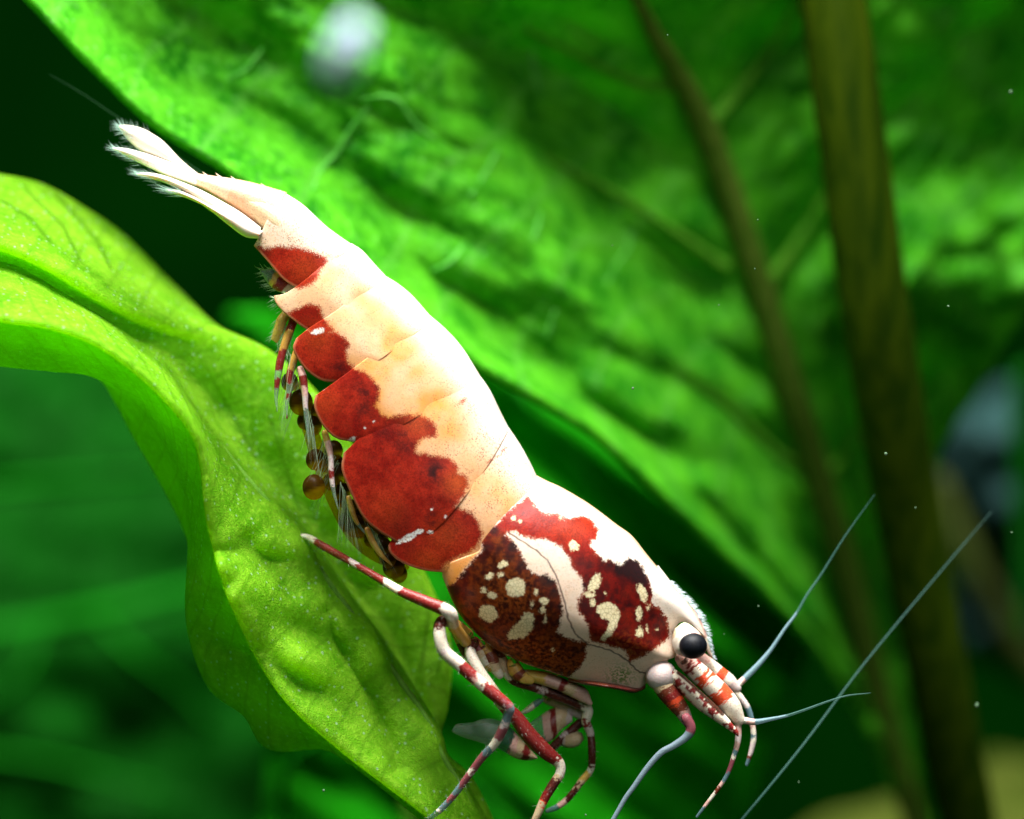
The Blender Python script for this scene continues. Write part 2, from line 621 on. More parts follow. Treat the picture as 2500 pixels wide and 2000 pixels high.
M_veind = plain_material('pale_vein', (0.003, 0.11, 0.003), (0.006, 0.16, 0.004), 0.8, 0.6, 0.03)
M_pet = plain_material('petiole', (0.009, 0.028, 0.0008), (0.034, 0.058, 0.0015), 1.0, 0.5, 0.06, streak=(2.2, 2.2, 0.10))
M_wall = plain_material('back_wall', (0.0002, 0.006, 0.0003), (0.0005, 0.015, 0.0005), 0.03, 1.0, 0.0, spec=0.0)
M_stone = plain_material('grey_stone', (0.008, 0.030, 0.030), (0.024, 0.058, 0.055), 0.35, 0.8, 0.5)
M_tan = plain_material('tan_stone', (0.03, 0.05, 0.004), (0.07, 0.085, 0.014), 0.3, 0.8, 0.5)
M_wood = plain_material('driftwood', (0.015, 0.028, 0.004), (0.04, 0.05, 0.010), 0.6, 0.8, 0.3)
M_bub = plain_material('milky_blob', (0.30, 0.38, 0.50), (0.50, 0.56, 0.68), 0.6, 0.3, 0.02)
M_speck = plain_material('speck', (0.06, 0.12, 0.06), (0.14, 0.22, 0.14), 3.0, 0.5, 0.0)
M_thread = plain_material('thread', (0.06, 0.34, 0.03), (0.12, 0.42, 0.07), 3.0, 0.5, 0.0)


def egg_material():
    m, nt, out = newmat('egg')
    g = G(nt)
    a = g.attr('Col')
    bs = g.n('ShaderNodeBsdfPrincipled')
    g.put(bs.inputs['Base Color'], a.outputs['Color'])
    bs.inputs['Roughness'].default_value = 0.35
    bs.inputs['IOR'].default_value = 1.2
    tl = g.n('ShaderNodeBsdfTranslucent')
    g.put(tl.inputs[0], a.outputs['Color'])
    m1 = g.n('ShaderNodeMixShader')
    m1.inputs[0].default_value = 0.5
    nt.links.new(bs.outputs[0], m1.inputs[1])
    nt.links.new(tl.outputs[0], m1.inputs[2])
    tr = g.n('ShaderNodeBsdfTransparent')
    g.put(tr.inputs[0], g.mix(a.outputs['Alpha'], (1.0, 0.72, 0.05), (0.45, 0.2, 0.02)))
    m2 = g.n('ShaderNodeMixShader')
    g.put(m2.inputs[0], a.outputs['Alpha'])
    nt.links.new(tr.outputs[0], m2.inputs[1])
    nt.links.new(m1.outputs[0], m2.inputs[2])
    nt.links.new(m2.outputs[0], out.inputs[0])
    return m


M_egg = egg_material()


def eye_material():
    m, nt, out = newmat('eye')
    g = G(nt)
    co = g.coord()
    vor = g.n('ShaderNodeTexVoronoi', feature='F1')
    g.put(vor.inputs['Vector'], co)
    vor.inputs['Scale'].default_value = 28
    c = g.mix(g.ramp(vor.outputs['Distance'], 0.2, 0.7), (0.006, 0.008, 0.014), (0.002, 0.002, 0.004))
    bs = g.n('ShaderNodeBsdfPrincipled')
    g.put(bs.inputs['Base Color'], c)
    bs.inputs['Roughness'].default_value = 0.5
    bs.inputs['IOR'].default_value = 1.3
    g.put(bs.inputs['Normal'], g.bump(vor.outputs['Distance'], 0.01, 0.5))
    nt.links.new(bs.outputs[0], out.inputs[0])
    return m


M_eye = eye_material()

# ------------------------------------------------------------------ setting
b = 110.0
wall = mk('background', [(-120, b, -110), (120, b, -110), (120, b, 110), (-120, b, 110), (-120, b + 3, -110), (120, b + 3, -110), (120, b + 3, 110), (-120, b + 3, 110)],
          [(0, 1, 2, 3), (5, 4, 7, 6), (3, 2, 6, 7), (4, 5, 1, 0), (1, 5, 6, 2), (4, 0, 3, 7)], M_wall, smooth=False, base=(0, b, -110))
tag(wall, 'dark green blurred back wall of the planted tank', 'background', kind='structure')


def sheet(name, rows, n, m, mat, parent, thick, disp=None, veinfn=None, smooth_rows=True):
    """leaf blade through several lengthwise curves of (u,v,y); closed with thickness"""
    R = np.stack([catmull(r, n) for r in rows], 0)            # rows x n x 3
    q = np.linspace(0, len(rows) - 1, m)
    P = np.stack([catmull(R[:, i, :], m, arc=False) for i in range(n)], 0)   # n x m x 3
    s = np.linspace(0, 1, n)[:, None] + 0 * q[None, :]
    c = np.linspace(0, 1, m)[None, :] + 0 * s
    U, Vv, Y = P[..., 0], P[..., 1], P[..., 2].copy()
    if disp is not None:
        Y = Y + disp(U, Vv, s, c * (len(rows) - 1))
    X = atn(np.stack([U, Vv, Y], -1)).reshape(-1, 3)
    ve = veinfn(U, Vv, s, c * (len(rows) - 1)).ravel() if veinfn else np.zeros(n * m)
    o = mk(name, X, gridfaces(n, m), mat, parent, fattr={'vein': ve})
    md = o.modifiers.new('thickness', 'SOLIDIFY')
    md.thickness = thick * MM
    md.offset = 0
    return o, np.stack([U, Vv, Y], -1)


# ---- the big leaf behind the shrimp
big = empty('big_leaf', at(2260, 2050, 24))
tag(big, 'huge bumpy green leaf with a brown midrib filling the space behind the shrimp', 'leaf')
MID = [(1380, -420, 7), (1500, -120, 12), (1590, 70, 15.5), (1720, 310, 18.5), (1850, 680, 21), (1930, 950, 22.5), (1992, 1150, 24), (2080, 1450, 26), (2170, 1800, 28), (2260, 2080, 30)]
EDGE = [(-320, -420, 5), (-100, -180, 6), (60, -10, 5.5), (200, 140, 5.5), (370, 300, 5.8), (560, 420, 6.2), (750, 570, 6.8), (960, 745, 7.6), (1160, 890, 8.8), (1300, 968, 10), (1450, 1060, 11.4), (1560, 1160, 13), (1700, 1290, 15.5), (1850, 1430, 18), (1990, 1580, 22), (2080, 1720, 25), (2180, 1920, 28), (2250, 2090, 30)]


def between(A, B, f, dy):
    a, b_ = catmull(A, 40), catmull(B, 40)
    r = a * (1 - f) + b_ * f
    r[:, 2] += dy
    return r


def wr_left(U, V, s, c):
    # folds run roughly along the edge (down to the right), stronger towards the midrib's upper part
    a = math.radians(33)
    al, ac = (U * math.cos(a) + V * math.sin(a)), (-U * math.sin(a) + V * math.cos(a))
    w1 = fbm(al / 520 + 3, ac / 165, 0.3, 2, 5)
    w2 = fbm(al / 150, ac / 60, 0.7, 2, 9)
    fade = np.clip((c / 4.0) * 1.0, 0, 1)
    edge = np.clip((4.0 - c) / 0.9, 0.25, 1)
    return (w1 * 1.45 + w2 * 0.42 + 0.13 * np.sin(2 * np.pi * (ac / 135 + 0.35 * vnoise(al / 260, ac / 260, 0, 8)))) * edge * np.clip(c / 0.5, 0, 1) + 0.5 * np.sin(c * 1.2)


def vein_big(U, V, s, c):
    # fine side veins sweeping from the midrib towards the edge
    ph = s * 15 - 0.95 * c + 0.2 * fbm(U / 200, V / 200, 0, 2, 87)
    return 0.55 * np.exp(-(np.abs(ph - np.round(ph)) / 0.04) ** 2) * sm(c, 0.05, 0.4)


bl, blP = sheet('blade', [MID, between(MID, EDGE, 0.25, 0.9), between(MID, EDGE, 0.5, -0.9), between(MID, EDGE, 0.78, 1.0), EDGE], 340, 170, M_back, big, 0.3, wr_left, vein_big)
REDGE = [(2500, -420, 14), (2680, -100, 18), (2760, 200, 21), (2640, 500, 23), (2510, 740, 24), (2420, 890, 25), (2330, 1040, 26), (2275, 1150, 27), (2262, 1350, 28), (2265, 1600, 29), (2285, 1850, 30), (2300, 2090, 31)]


def wr_right(U, V, s, c):
    a = math.radians(-52)
    al, ac = (U * math.cos(a) + V * math.sin(a)), (-U * math.sin(a) + V * math.cos(a))
    wave = np.where(V < 690, sm(V, 210, 690), 1 - sm(V, 690, 1000)) * sm(U + 0.35 * (V - 450), 2080, 2260)
    return (fbm(al / 260, ac / 120, 0.2, 3, 21) * 1.3 + fbm(al / 110, ac / 70, 0.5, 2, 31) * (0.35 + 0.5 * wave)) * np.clip(c / 1.2, 0, 1) - wave * 4.2


br, brP = sheet('blade', [MID, between(MID, REDGE, 0.3, 2.5), between(MID, REDGE, 0.65, 3.0), REDGE], 260, 120, M_back, big, 0.3, wr_right, vein_big)
rib = [(u, v, y - 0.75) for u, v, y in MID]
tube('midrib', rib, [6, 8, 22, 36, 38, 40, 40, 40, 36, 26], [(0, 'W')], M_rib, big, ns=14, step=10)


def on_surface(P, u, v):
    d = (P[..., 0] - u) ** 2 + (P[..., 1] - v) ** 2
    i = np.unravel_index(np.argmin(d), d.shape)
    return P[i][2]


for pts in ([(1722, 318), (1762, 270), (1830, 190), (1900, 90), (1960, -20)], [(1868, 700), (1905, 650), (1960, 570), (2010, 490), (2060, 410)], [(2012, 1165), (2045, 1130), (2080, 1080), (2120, 1010)]):
    tube('vein', [(u, v, on_surface(brP, u, v) - 0.5) for u, v in pts], [26, 16, 11, 8], [(0, 'W')], M_veing, big, ns=8, step=8)
for pts in ([(1700, 260), (1640, 212), (1560, 205), (1440, 150), (1280, 70)], [(1770, 650), (1730, 625), (1640, 560), (1500, 470), (1320, 380)], [(1960, 1140), (1900, 1110), (1800, 1010), (1660, 900)]):
    tube('vein', [(u, v, on_surface(blP, u, v) - 0.35) for u, v in pts], [18, 12, 8, 5], [(0, 'W')], M_veing, big, ns=8, step=8)
for pts in ([(1538, 570), (1530, 610), (1500, 650), (1482, 690)], [(1355, 760), (1345, 790), (1335, 820)], [(1215, 370), (1180, 430), (1150, 475)], [(900, 260), (860, 310), (820, 380)], [(640, 120), (600, 170), (570, 185)],
            [(880, 240), (960, 240), (1010, 300), (1060, 340)], [(1320, 520), (1312, 555), (1300, 585)], [(1300, 120), (1305, 180), (1320, 230)], [(760, 470), (780, 420), (815, 380)], [(1060, 660), (1100, 640), (1130, 600)]):
    tube('algae_thread', [(u, v, on_surface(blP, u, v) - 0.3) for u, v in pts], [5, 6, 5], [(0, 'W')], M_thread, big, ns=6, step=5)

# ---- petiole crossing in front of the big leaf
pet = tube('leaf_stalk', [(2000, -160, 13), (2032, 0, 13), (2078, 320, 13.5), (2128, 700, 14.5), (2175, 1000, 16), (2225, 1300, 18), (2290, 1640, 20), (2340, 1900, 22), (2390, 2120, 24)], [84, 88, 90, 92, 90, 84, 80, 76], [(0, 'W')], M_pet, None, ns=20, step=14)
tag(pet, 'thick olive brown leaf stalk rising in front of the huge leaf', 'leaf stalk')

# ---- shaded leaves far behind, below
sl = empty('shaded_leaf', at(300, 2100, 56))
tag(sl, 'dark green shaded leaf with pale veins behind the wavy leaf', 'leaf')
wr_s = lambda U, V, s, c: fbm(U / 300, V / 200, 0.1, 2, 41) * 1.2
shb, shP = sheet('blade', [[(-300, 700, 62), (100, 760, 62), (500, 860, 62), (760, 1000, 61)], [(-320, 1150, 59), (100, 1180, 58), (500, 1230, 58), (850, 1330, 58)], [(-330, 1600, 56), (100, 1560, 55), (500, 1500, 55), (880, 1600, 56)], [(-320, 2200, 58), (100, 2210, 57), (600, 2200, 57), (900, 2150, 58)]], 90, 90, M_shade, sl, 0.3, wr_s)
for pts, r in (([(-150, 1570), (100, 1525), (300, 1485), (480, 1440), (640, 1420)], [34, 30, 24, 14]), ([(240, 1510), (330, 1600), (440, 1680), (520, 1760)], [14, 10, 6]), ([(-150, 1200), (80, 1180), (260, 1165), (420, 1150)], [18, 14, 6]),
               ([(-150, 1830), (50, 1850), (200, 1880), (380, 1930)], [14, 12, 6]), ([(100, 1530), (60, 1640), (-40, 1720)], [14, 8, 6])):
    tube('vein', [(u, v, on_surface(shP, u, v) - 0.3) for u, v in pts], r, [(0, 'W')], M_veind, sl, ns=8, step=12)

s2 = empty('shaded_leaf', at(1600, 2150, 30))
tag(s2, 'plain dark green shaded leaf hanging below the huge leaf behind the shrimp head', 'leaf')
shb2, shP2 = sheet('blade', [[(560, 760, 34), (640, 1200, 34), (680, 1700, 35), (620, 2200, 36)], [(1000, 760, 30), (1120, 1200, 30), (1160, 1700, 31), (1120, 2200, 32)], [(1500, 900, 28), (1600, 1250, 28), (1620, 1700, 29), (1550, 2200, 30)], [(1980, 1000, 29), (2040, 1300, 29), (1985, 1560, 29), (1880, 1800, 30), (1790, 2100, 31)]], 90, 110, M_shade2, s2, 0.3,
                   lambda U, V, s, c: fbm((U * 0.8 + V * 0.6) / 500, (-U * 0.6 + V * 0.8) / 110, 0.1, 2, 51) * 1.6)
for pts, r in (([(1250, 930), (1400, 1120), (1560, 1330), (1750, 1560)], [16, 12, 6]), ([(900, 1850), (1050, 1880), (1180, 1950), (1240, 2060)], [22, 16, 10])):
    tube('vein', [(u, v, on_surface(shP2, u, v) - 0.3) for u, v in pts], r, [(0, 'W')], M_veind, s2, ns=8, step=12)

s3 = empty('leaf_shoot', at(720, 2100, 22))
tag(s3, 'slim dim green shoot rising behind the tip of the wavy leaf', 'shoot')
tube('stem', [(690, 2120, 22), (690, 1980, 22), (700, 1880, 21), (760, 1830, 20), (830, 1800, 19)], [16, 14, 12, 10, 6], [(0, 'W')], M_veind, s3, ns=8, step=10)
tube('stem', [(1010, 2120, 20), (1000, 2000, 20), (985, 1900, 20), (1000, 1860, 20)], [22, 18, 14, 8], [(0, 'W')], M_veing, s3, ns=8, step=10)


def blob(name, u, v, y, ru, rv, rd, mat, label, cat, rough=0.25, seed=1, rot=0.0, n=28, group=None, parent=None):
    th, ph = np.meshgrid(np.linspace(0, np.pi, n), np.linspace(0, 2 * np.pi, 2 * n, endpoint=False), indexing='ij')
    d = np.stack([np.sin(th) * np.cos(ph), np.sin(th) * np.sin(ph), np.cos(th)], -1)
    r = 1 + rough * fbm(d[..., 0] * 1.6 + seed * 7, d[..., 2] * 1.6 + d[..., 1] * 0.9, seed * 1.3, 3, seed)
    f = (DIST + y) / DIST * K
    x, yy, z = d[..., 0] * r * ru * f, d[..., 1] * r * rd, d[..., 2] * r * rv * f
    X = np.stack([x * math.cos(rot) - z * math.sin(rot), yy, x * math.sin(rot) + z * math.cos(rot)], -1) + at(u, v, y)
    o = mk(name, X.reshape(-1, 3), gridfaces(n, 2 * n, True), mat, parent, base=None if parent else tuple(at(u, v + rv, y)))
    fixnormals(o)
    if label:
        tag(o, label, cat, group)
    return o


blob('stone', 2440, 1130, 62, 190, 200, 8, M_stone, 'blurred grey blue stone in the dark beside the leaf stalk', 'stone', 0.3, 3)
blob('stone', 2600, 1480, 66, 260, 190, 8, M_stone, 'dim dark grey stone low in the dark below the blurred one', 'stone', 0.3, 5)
blob('stone', 2270, 2080, 48, 330, 150, 9, M_tan, 'pale olive stone on the floor below the shrimp antennae', 'stone', 0.3, 8, rot=0.25)
blob('stone', 2560, 1950, 56, 220, 120, 8, M_tan, 'dull olive stone lying beyond the pale one by the stalk foot', 'stone', 0.3, 9)
tw = tube('twig', [(2290, 1180, 52), (2370, 1370, 52), (2440, 1500, 53), (2540, 1640, 54)], [34, 42, 40, 44], [(0, 'W')], M_wood, None, ns=10, step=12)
tag(tw, 'blurred brown twig lying against the dark grey stone', 'twig')
fl = empty('grass_blade', at(2470, 1500, 40))
tag(fl, 'narrow yellow green grass blade upright at the dark grey stone', 'grass blade')
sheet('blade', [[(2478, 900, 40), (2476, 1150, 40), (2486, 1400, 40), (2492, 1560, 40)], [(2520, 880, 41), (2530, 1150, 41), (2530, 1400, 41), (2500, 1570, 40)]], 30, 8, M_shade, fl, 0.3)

# ------------------------------------------------------------------ the wavy leaf under the shrimp
leaf = empty('wavy_leaf', at(1180, 2020, 0.5))
tag(leaf, 'wavy bright yellow green leaf that the shrimp clings to', 'leaf')
R0 = [(-160, 400, 5), (0, 432, 5.5), (100, 455, 6), (200, 510, 6.5), (300, 580, 7), (400, 680, 7.5), (480, 760, 7.5), (580, 880, 7.4), (700, 1060, 7), (830, 1250, 6.5), (950, 1420, 6), (1030, 1560, 5.5), (1060, 1640, 5), (1060, 1740, 4), (1060, 1810, 3.6), (1095, 1880, 3.4), (1150, 1940, 3.2), (1210, 2060, 3)]
R1 = [(-160, 545, -0.6), (0, 590, -0.6), (120, 640, -0.4), (230, 705, 0.2), (330, 755, 1.2), (430, 788, 2.4), (540, 820, 3.4), (660, 870, 4), (780, 980, 4.2), (900, 1170, 4.2), (1000, 1340, 4.0), (1080, 1520, 3.8), (1096, 1620, 3.4), (1085, 1730, 2.8), (1070, 1795, 2.2), (1090, 1850, 2.0), (1150, 1910, 1.8), (1225, 2060, 1.8)]
R2 = [(-160, 600, 0.3), (0, 640, 0.3), (60, 662, 0.4), (232, 772, 0.9), (330, 842, 1.3), (406, 900, 1.5), (481, 1009, 1.6), (580, 1142, 1.7), (719, 1304, 1.7), (800, 1420, 1.7), (880, 1530, 1.7), (960, 1640, 1.7), (1030, 1740, 1.6), (1064, 1795, 1.4), (1085, 1860, 1.3), (1130, 1930, 1.2), (1190, 2060, 1.2)]
L1 = [(-160, 735, -3.6), (0, 772, -3.6), (120, 792, -3.6), (230, 832, -3.6), (330, 900, -3.5), (420, 985, -3.3), (475, 1060, -3.0), (498, 1140, -2.6), (514, 1260, -2.3), (553, 1406, -2), (600, 1520, -1.6), (655, 1624, -1.4), (725, 1719, -1.2), (841, 1823, -1), (950, 1910, -.8), (1050, 1990, -.6), (1110, 2060, -.5)]
L2 = [(-160, 862, -0.3), (0, 885, -0.3), (130, 898, -0.3), (232, 912, -0.2), (348, 982, 0), (417, 1096, 0.2), (456, 1215, 0.4), (468, 1320, 0.6), (460, 1480, .9), (476, 1580, 1), (520, 1680, 1.2), (600, 1742, 1.2), (640, 1808, 1.2), (690, 1827, 1.2), (790, 1822, 1.2), (860, 1860, 1), (1000, 1970, .6), (1100, 2065, .3)]
L3 = [(-160, 850, 3), (0, 870, 3), (130, 885, 3), (240, 915, 3.3), (290, 985, 3.6), (330, 1060, 3.8), (408, 1196, 3.8), (468, 1325, 3.2), (500, 1480, 3), (520, 1570, 3), (560, 1660, 3), (630, 1720, 3), (670, 1780, 2.8), (720, 1800, 2.6), (800, 1800, 2.4), (880, 1850, 2), (1010, 1960, 1.4), (1110, 2060, 1)]


def midrow(A, B, f, dy=0.0, du=0.0, dv=0.0):
    a, b_ = catmull(A, 60), catmull(B, 60)
    r = a * (1 - f) + b_ * f
    r[:, 0] += du
    r[:, 1] += dv
    r[:, 2] += dy
    return r


def wr_front(U, V, s, c):
    d = fbm(U / 90, V / 90, 0.4, 3, 61) * 0.10 + fbm(U / 260, V / 200, 0.1, 2, 65) * 0.22
    # puckers along the lower front face
    pk = np.exp(-(((U - 610) / 120) ** 2 + ((V - 1420) / 170) ** 2))
    d = d + pk * 0.55 * np.sin((V - 0.4 * U) / 34 + 1.2 * vnoise(U / 60, V / 60, 0, 12)) + 0.5 * np.exp(-(((U - 760) / 110) ** 2 + ((V - 1600) / 120) ** 2)) * np.sin((V - 0.6 * U) / 24)
    groove = np.exp(-((sline([(795, 1500), (840, 1620), (900, 1700), (945, 1790), (965, 1880)], U, V) / 22) ** 2))
    d = d + groove * 0.45 * (s > 0.5)
    lump = np.exp(-(((U - 905) / 38) ** 2 + ((V - 1600) / 75) ** 2))
    return d - lump * 0.6


def vein_front(U, V, s, c):
    v = np.zeros_like(U)
    for pts, wd in (([(0, 495), (70, 540), (120, 600)], 5), ([(60, 470), (150, 560), (190, 640)], 5), ([(130, 480), (230, 590), (265, 660)], 5), ([(0, 660), (120, 700), (260, 790)], 4), ([(620, 1120), (560, 1000), (520, 930)], 4),
                    ([(730, 1250), (690, 1120), (650, 1000)], 4), ([(1028, 1640), (1035, 1560), (1045, 1480)], 5), ([(1066, 1640), (1075, 1600), (1085, 1560)], 5)):
        v = np.maximum(v, np.exp(-(sline(pts, U, V) / wd) ** 2))
    d = np.abs(c - 5)
    ph = s * 24 - 0.55 * d + 0.25 * fbm(U / 120, V / 120, 0, 2, 77)
    lat = np.exp(-((np.abs(ph - np.round(ph))) / 0.055) ** 2) * sm(d, 0.15, 0.5)
    ph2 = s * 9 + 1.6 * d + 0.4 * fbm(U / 90, V / 90, 0, 2, 78)
    cross = np.exp(-((np.abs(ph2 - np.round(ph2))) / 0.05) ** 2) * 0.5
    return np.clip(np.maximum(v * 0.8, np.maximum(lat, cross) * 0.45), 0, 1)


def vrow(row, dy):
    # valley beside the midrib, fading in from the left end and out at the tip
    t = np.linspace(0, 1, len(row))
    row = row.copy()
    row[:, 2] += dy * sm(t, 0.18, 0.4) * (1 - sm(t, 0.8, 0.95))
    return row


def ridge(row):
    row = catmull(row, 60)
    t = np.linspace(0, 1, 60)
    row[:, 2] -= 0.55 * sm(t, 0.22, 0.42) * (1 - sm(t, 0.85, 1.0))
    return row


rowsF = [R0, midrow(R0, R1, 0.5, 0.3), R1, midrow(R1, R2, 0.45, 0.15), vrow(midrow(R1, R2, 0.84), 0.75), ridge(R2), midrow(R2, L1, 0.5, -0.2), L1, midrow(L1, L2, 0.07, 0.35), midrow(L1, L2, 0.5, 0.2), L2, L3]
lb, lbP = sheet('blade', rowsF, 460, 200, M_front, leaf, 0.22, wr_front, vein_front)
mr = [tuple(p + np.array([0, 0, -0.10])) for p in ridge(R2)[22::3]]
tube('midrib', mr, [5, 8, 8, 8, 8, 8, 8, 7], [(0, 'W')], M_ribg, leaf, ns=10, step=6)

# ------------------------------------------------------------------ the shrimp
shrimp = empty('shrimp', plane(1060, 1990, -0.4))
tag(shrimp, 'red and white spotted shrimp climbing head down on the wavy leaf', 'shrimp')


def gs(U, V, u, v, r, r2=None, rot=0):
    c, s = math.cos(rot), math.sin(rot)
    a, b_ = (U - u) * c + (V - v) * s, -(U - u) * s + (V - v) * c
    return np.exp(-((a / r) ** 2 + (b_ / (r2 or r)) ** 2))


def ell(U, V, u, v, a, b_, rot=0):
    """approximate signed distance of an ellipse, px, positive inside"""
    c, s = math.cos(rot), math.sin(rot)
    x, y = (U - u) * c + (V - v) * s, -(U - u) * s + (V - v) * c
    return (1 - np.sqrt((x / a) ** 2 + (y / b_) ** 2)) * min(a, b_)


RED_TAIL = Z(1, [(1290, 1075), (1400, 1100), (1500, 1085), (1640, 1100), (1750, 1130), (1840, 1170), (1852, 1200), (1820, 1250), (1790, 1320), (1740, 1375), (1640, 1410), (1540, 1390), (1440, 1300), (1330, 1160)])
RED_5 = Z(2, [(300, 670), (400, 630), (490, 590), (560, 610), (600, 700), (660, 770), (690, 800), (640, 830), (520, 830), (420, 780)])
RED_MAIN = Z(2, [(430, 770), (520, 800), (620, 800), (690, 800), (760, 850), (792, 900), (768, 960), (780, 1020), (830, 1080), (900, 1100), (970, 1160), (1010, 1220), (1020, 1280), (990, 1350), (1030, 1410), (1080, 1445), (1200, 1420), (1320, 1425), (1410, 1470), (1450, 1530), (1440, 1590), (1330, 1605), (1300, 1650)]) + \
    Z(3, [(1132, 470), (1250, 490), (1380, 510), (1440, 570), (1452, 625), (1512, 652), (1524, 720), (1485, 810), (1430, 880), (1540, 915), (1600, 990), (1632, 1080), (1600, 1160), (1540, 1215), (1420, 1265), (1345, 1320), (1310, 1400), (1100, 1420), (850, 1300), (600, 1000), (480, 700), (420, 400), (250, 200)]) + \
    Z(2, [(330, 1050), (340, 900), (380, 810)])
CAR_RED = Z(4, [(735, 180), (790, 250), (850, 310), (960, 320), (1050, 360), (1110, 335), (1180, 335), (1230, 390), (1265, 440), (1255, 500), (1210, 520), (1210, 560), (1250, 610), (1300, 660), (1350, 660), (1400, 690), (1440, 690), (1490, 640), (1560, 670), (1610, 740), (1650, 820), (1668, 900), (1660, 980), (1720, 1030), (1770, 1080), (1790, 1180), (1800, 1240), (1720, 1300), (1600, 1380), (1500, 1418), (1460, 1350), (1430, 1320), (1300, 1290), (1205, 1265), (1180, 1150), (1110, 1040), (1100, 960), (1152, 900), (1130, 780), (1070, 720), (1050, 650), (980, 560), (900, 520), (800, 500), (700, 485), (640, 440), (590, 440), (575, 470),
                (610, 500), (660, 560), (700, 640), (740, 720), (800, 770), (880, 760), (940, 810), (960, 880), (985, 950), (1000, 1040), (970, 1130), (950, 1190), (1040, 1240), (1120, 1265), (1182, 1270), (1172, 1350), (1140, 1450), (1050, 1545), (900, 1500), (700, 1440), (480, 1340), (330, 1210), (200, 1060), (130, 860), (200, 830), (235, 760), (330, 650), (400, 570), (380, 500), (420, 440), (480, 400), (540, 350), (560, 310), (640, 260)])
CAR_SPOTS_P = [Z(4, [(720, 1045), (780, 1070), (772, 1170), (700, 1240), (590, 1255), (575, 1220), (650, 1130)]),
               Z(4, [(1250, 1000), (1330, 972), (1400, 1010), (1418, 1080), (1390, 1150), (1350, 1220), (1300, 1262), (1278, 1240), (1325, 1170), (1335, 1105), (1285, 1090), (1243, 1050)]),
               Z(4, [(1065, 510), (1120, 545), (1110, 585), (1050, 580), (1040, 545)])]
CAR_SPOTS_E = [(645, 860, 72, 70, 0), (440, 1055, 70, 62, 0.4), (550, 690, 40, 22, -0.6), (450, 775, 34, 20, -0.5), (532, 770, 24, 16, 0), (410, 880, 18, 22, 0), (465, 920, 30, 22, 0.3), (795, 890, 15, 20, 0), (855, 960, 32, 26, 0), (842, 1025, 22, 26, 0.5), (765, 990, 12, 20, 0), (862, 1100, 13, 26, 0),
               (1230, 830, 36, 72, 0.45), (1190, 915, 32, 20, 0), (1215, 975, 18, 26, 0), (1585, 900, 30, 62, -0.35), (1565, 1060, 26, 50, 0), (1568, 1195, 26, 42, 0.1), (1635, 1018, 10, 16, 0.4), (1625, 1165, 8, 18, 0), (625, 345, 16, 20, 0), (680, 372, 8, 10, 0), (975, 350, 10, 14, 0), (920, 1330, 8, 10, 0), (1700, 1180, 10, 10, 0), (1312, 900, 6, 8, 0)]
CAR_LINE = [Z(4, [(590, 455), (700, 520), (800, 590), (880, 660), (940, 760), (980, 880), (1010, 980), (1035, 1100), (1090, 1210), (1180, 1290), (1340, 1330), (1450, 1390), (1510, 1450), (1570, 1500), (1650, 1515)])]


def coons(dors, bott, ant, post, n, qs):
    m = len(qs)
    c0, c1 = catmull(dors, n), catmull(bott, n)
    d0f, d1f = catmull(ant, 200), catmull(post, 200)
    tt = np.linspace(0, 1, 200)
    d0 = np.stack([np.interp(qs, tt, d0f[:, k]) for k in (0, 1)], 1)
    d1 = np.stack([np.interp(qs, tt, d1f[:, k]) for k in (0, 1)], 1)
    a = np.linspace(0, 1, n)[:, None, None]
    q = qs[None, :, None]
    P = (1 - q) * c0[:, None] + q * c1[:, None] + (1 - a) * d0[None] + a * d1[None] \
        - ((1 - a) * (1 - q) * c0[0] + a * (1 - q) * c0[-1] + (1 - a) * q * c1[0] + a * q * c1[-1])
    return P


def plate(name, dors, bott, ant, post, wa, wp, n, m, pattern, tuck=0.2, bow=0.12, lift=0.0, over_rear=False):
    """curved shell plate, both flanks, meeting along the back; half width wa (front) .. wp (rear) in mm"""
    r = np.linspace(0, 1, m)
    qs = r ** 1.7
    P = coons(dors, bott, ant, post, n, qs)
    h = 1 - 2 * qs
    f = np.where(qs < 0.5, np.sqrt(np.maximum(0, 1 - h * h)), np.sqrt(np.maximum(0.02, 1 - (1 - (1 - tuck) ** 2) * h * h)))
    a = np.linspace(0, 1, n)
    W = wa + (wp - wa) * a + bow * 4 * a * (1 - a)
    upper = 1 - sm(qs, 0.36, 0.58)
    W = W[:, None] - ((0.0 if over_rear else 0.075) * (1 - np.clip(a / 0.30, 0, 1)) ** 2 + (0.05 if over_rear else 0.05) * np.clip((a - 0.72) / 0.28, 0, 1) ** 2)[:, None] * upper[None, :]
    Y = -(W + lift * sm(qs, 0.36, 0.62)[None, :]) * f[None, :]
    U, V = P[..., 0], P[..., 1]
    near = plane(U, V, Y).reshape(-1, 3)
    far = plane(U, V, -Y).reshape(-1, 3)
    # weld along q = 0
    idx = np.arange(n * m).reshape(n, m)
    fidx = idx + n * m
    fidx[:, 0] = idx[:, 0]
    faces = []
    for i in range(n - 1):
        for j in range(m - 1):
            faces.append((idx[i, j], idx[i + 1, j], idx[i + 1, j + 1], idx[i, j + 1]))
            faces.append((fidx[i, j], fidx[i, j + 1], fidx[i + 1, j + 1], fidx[i + 1, j]))
    verts = np.vstack([near, far])
    at_ = pattern(U, V, np.tile(qs, (n, 1)), np.tile(a[:, None], (1, m)))
    fa = {k: np.concatenate([x.ravel(), x.ravel()]) for k, x in at_.items()}
    # drop the far side's unused seam vertices
    keep = np.ones(2 * n * m, bool)
    keep[n * m + idx[:, 0]] = False
    remap = np.cumsum(keep) - 1
    faces = [tuple(remap[list(fc)]) for fc in faces]
    o = mk(name, verts[keep], faces, M_shell, shrimp, fattr={k: x[keep] for k, x in fa.items()})
    fixnormals(o)
    md = o.modifiers.new('thickness', 'SOLIDIFY')
    md.thickness = 0.03 * MM
    md.offset = -1
    return o


BIGN = -60.0


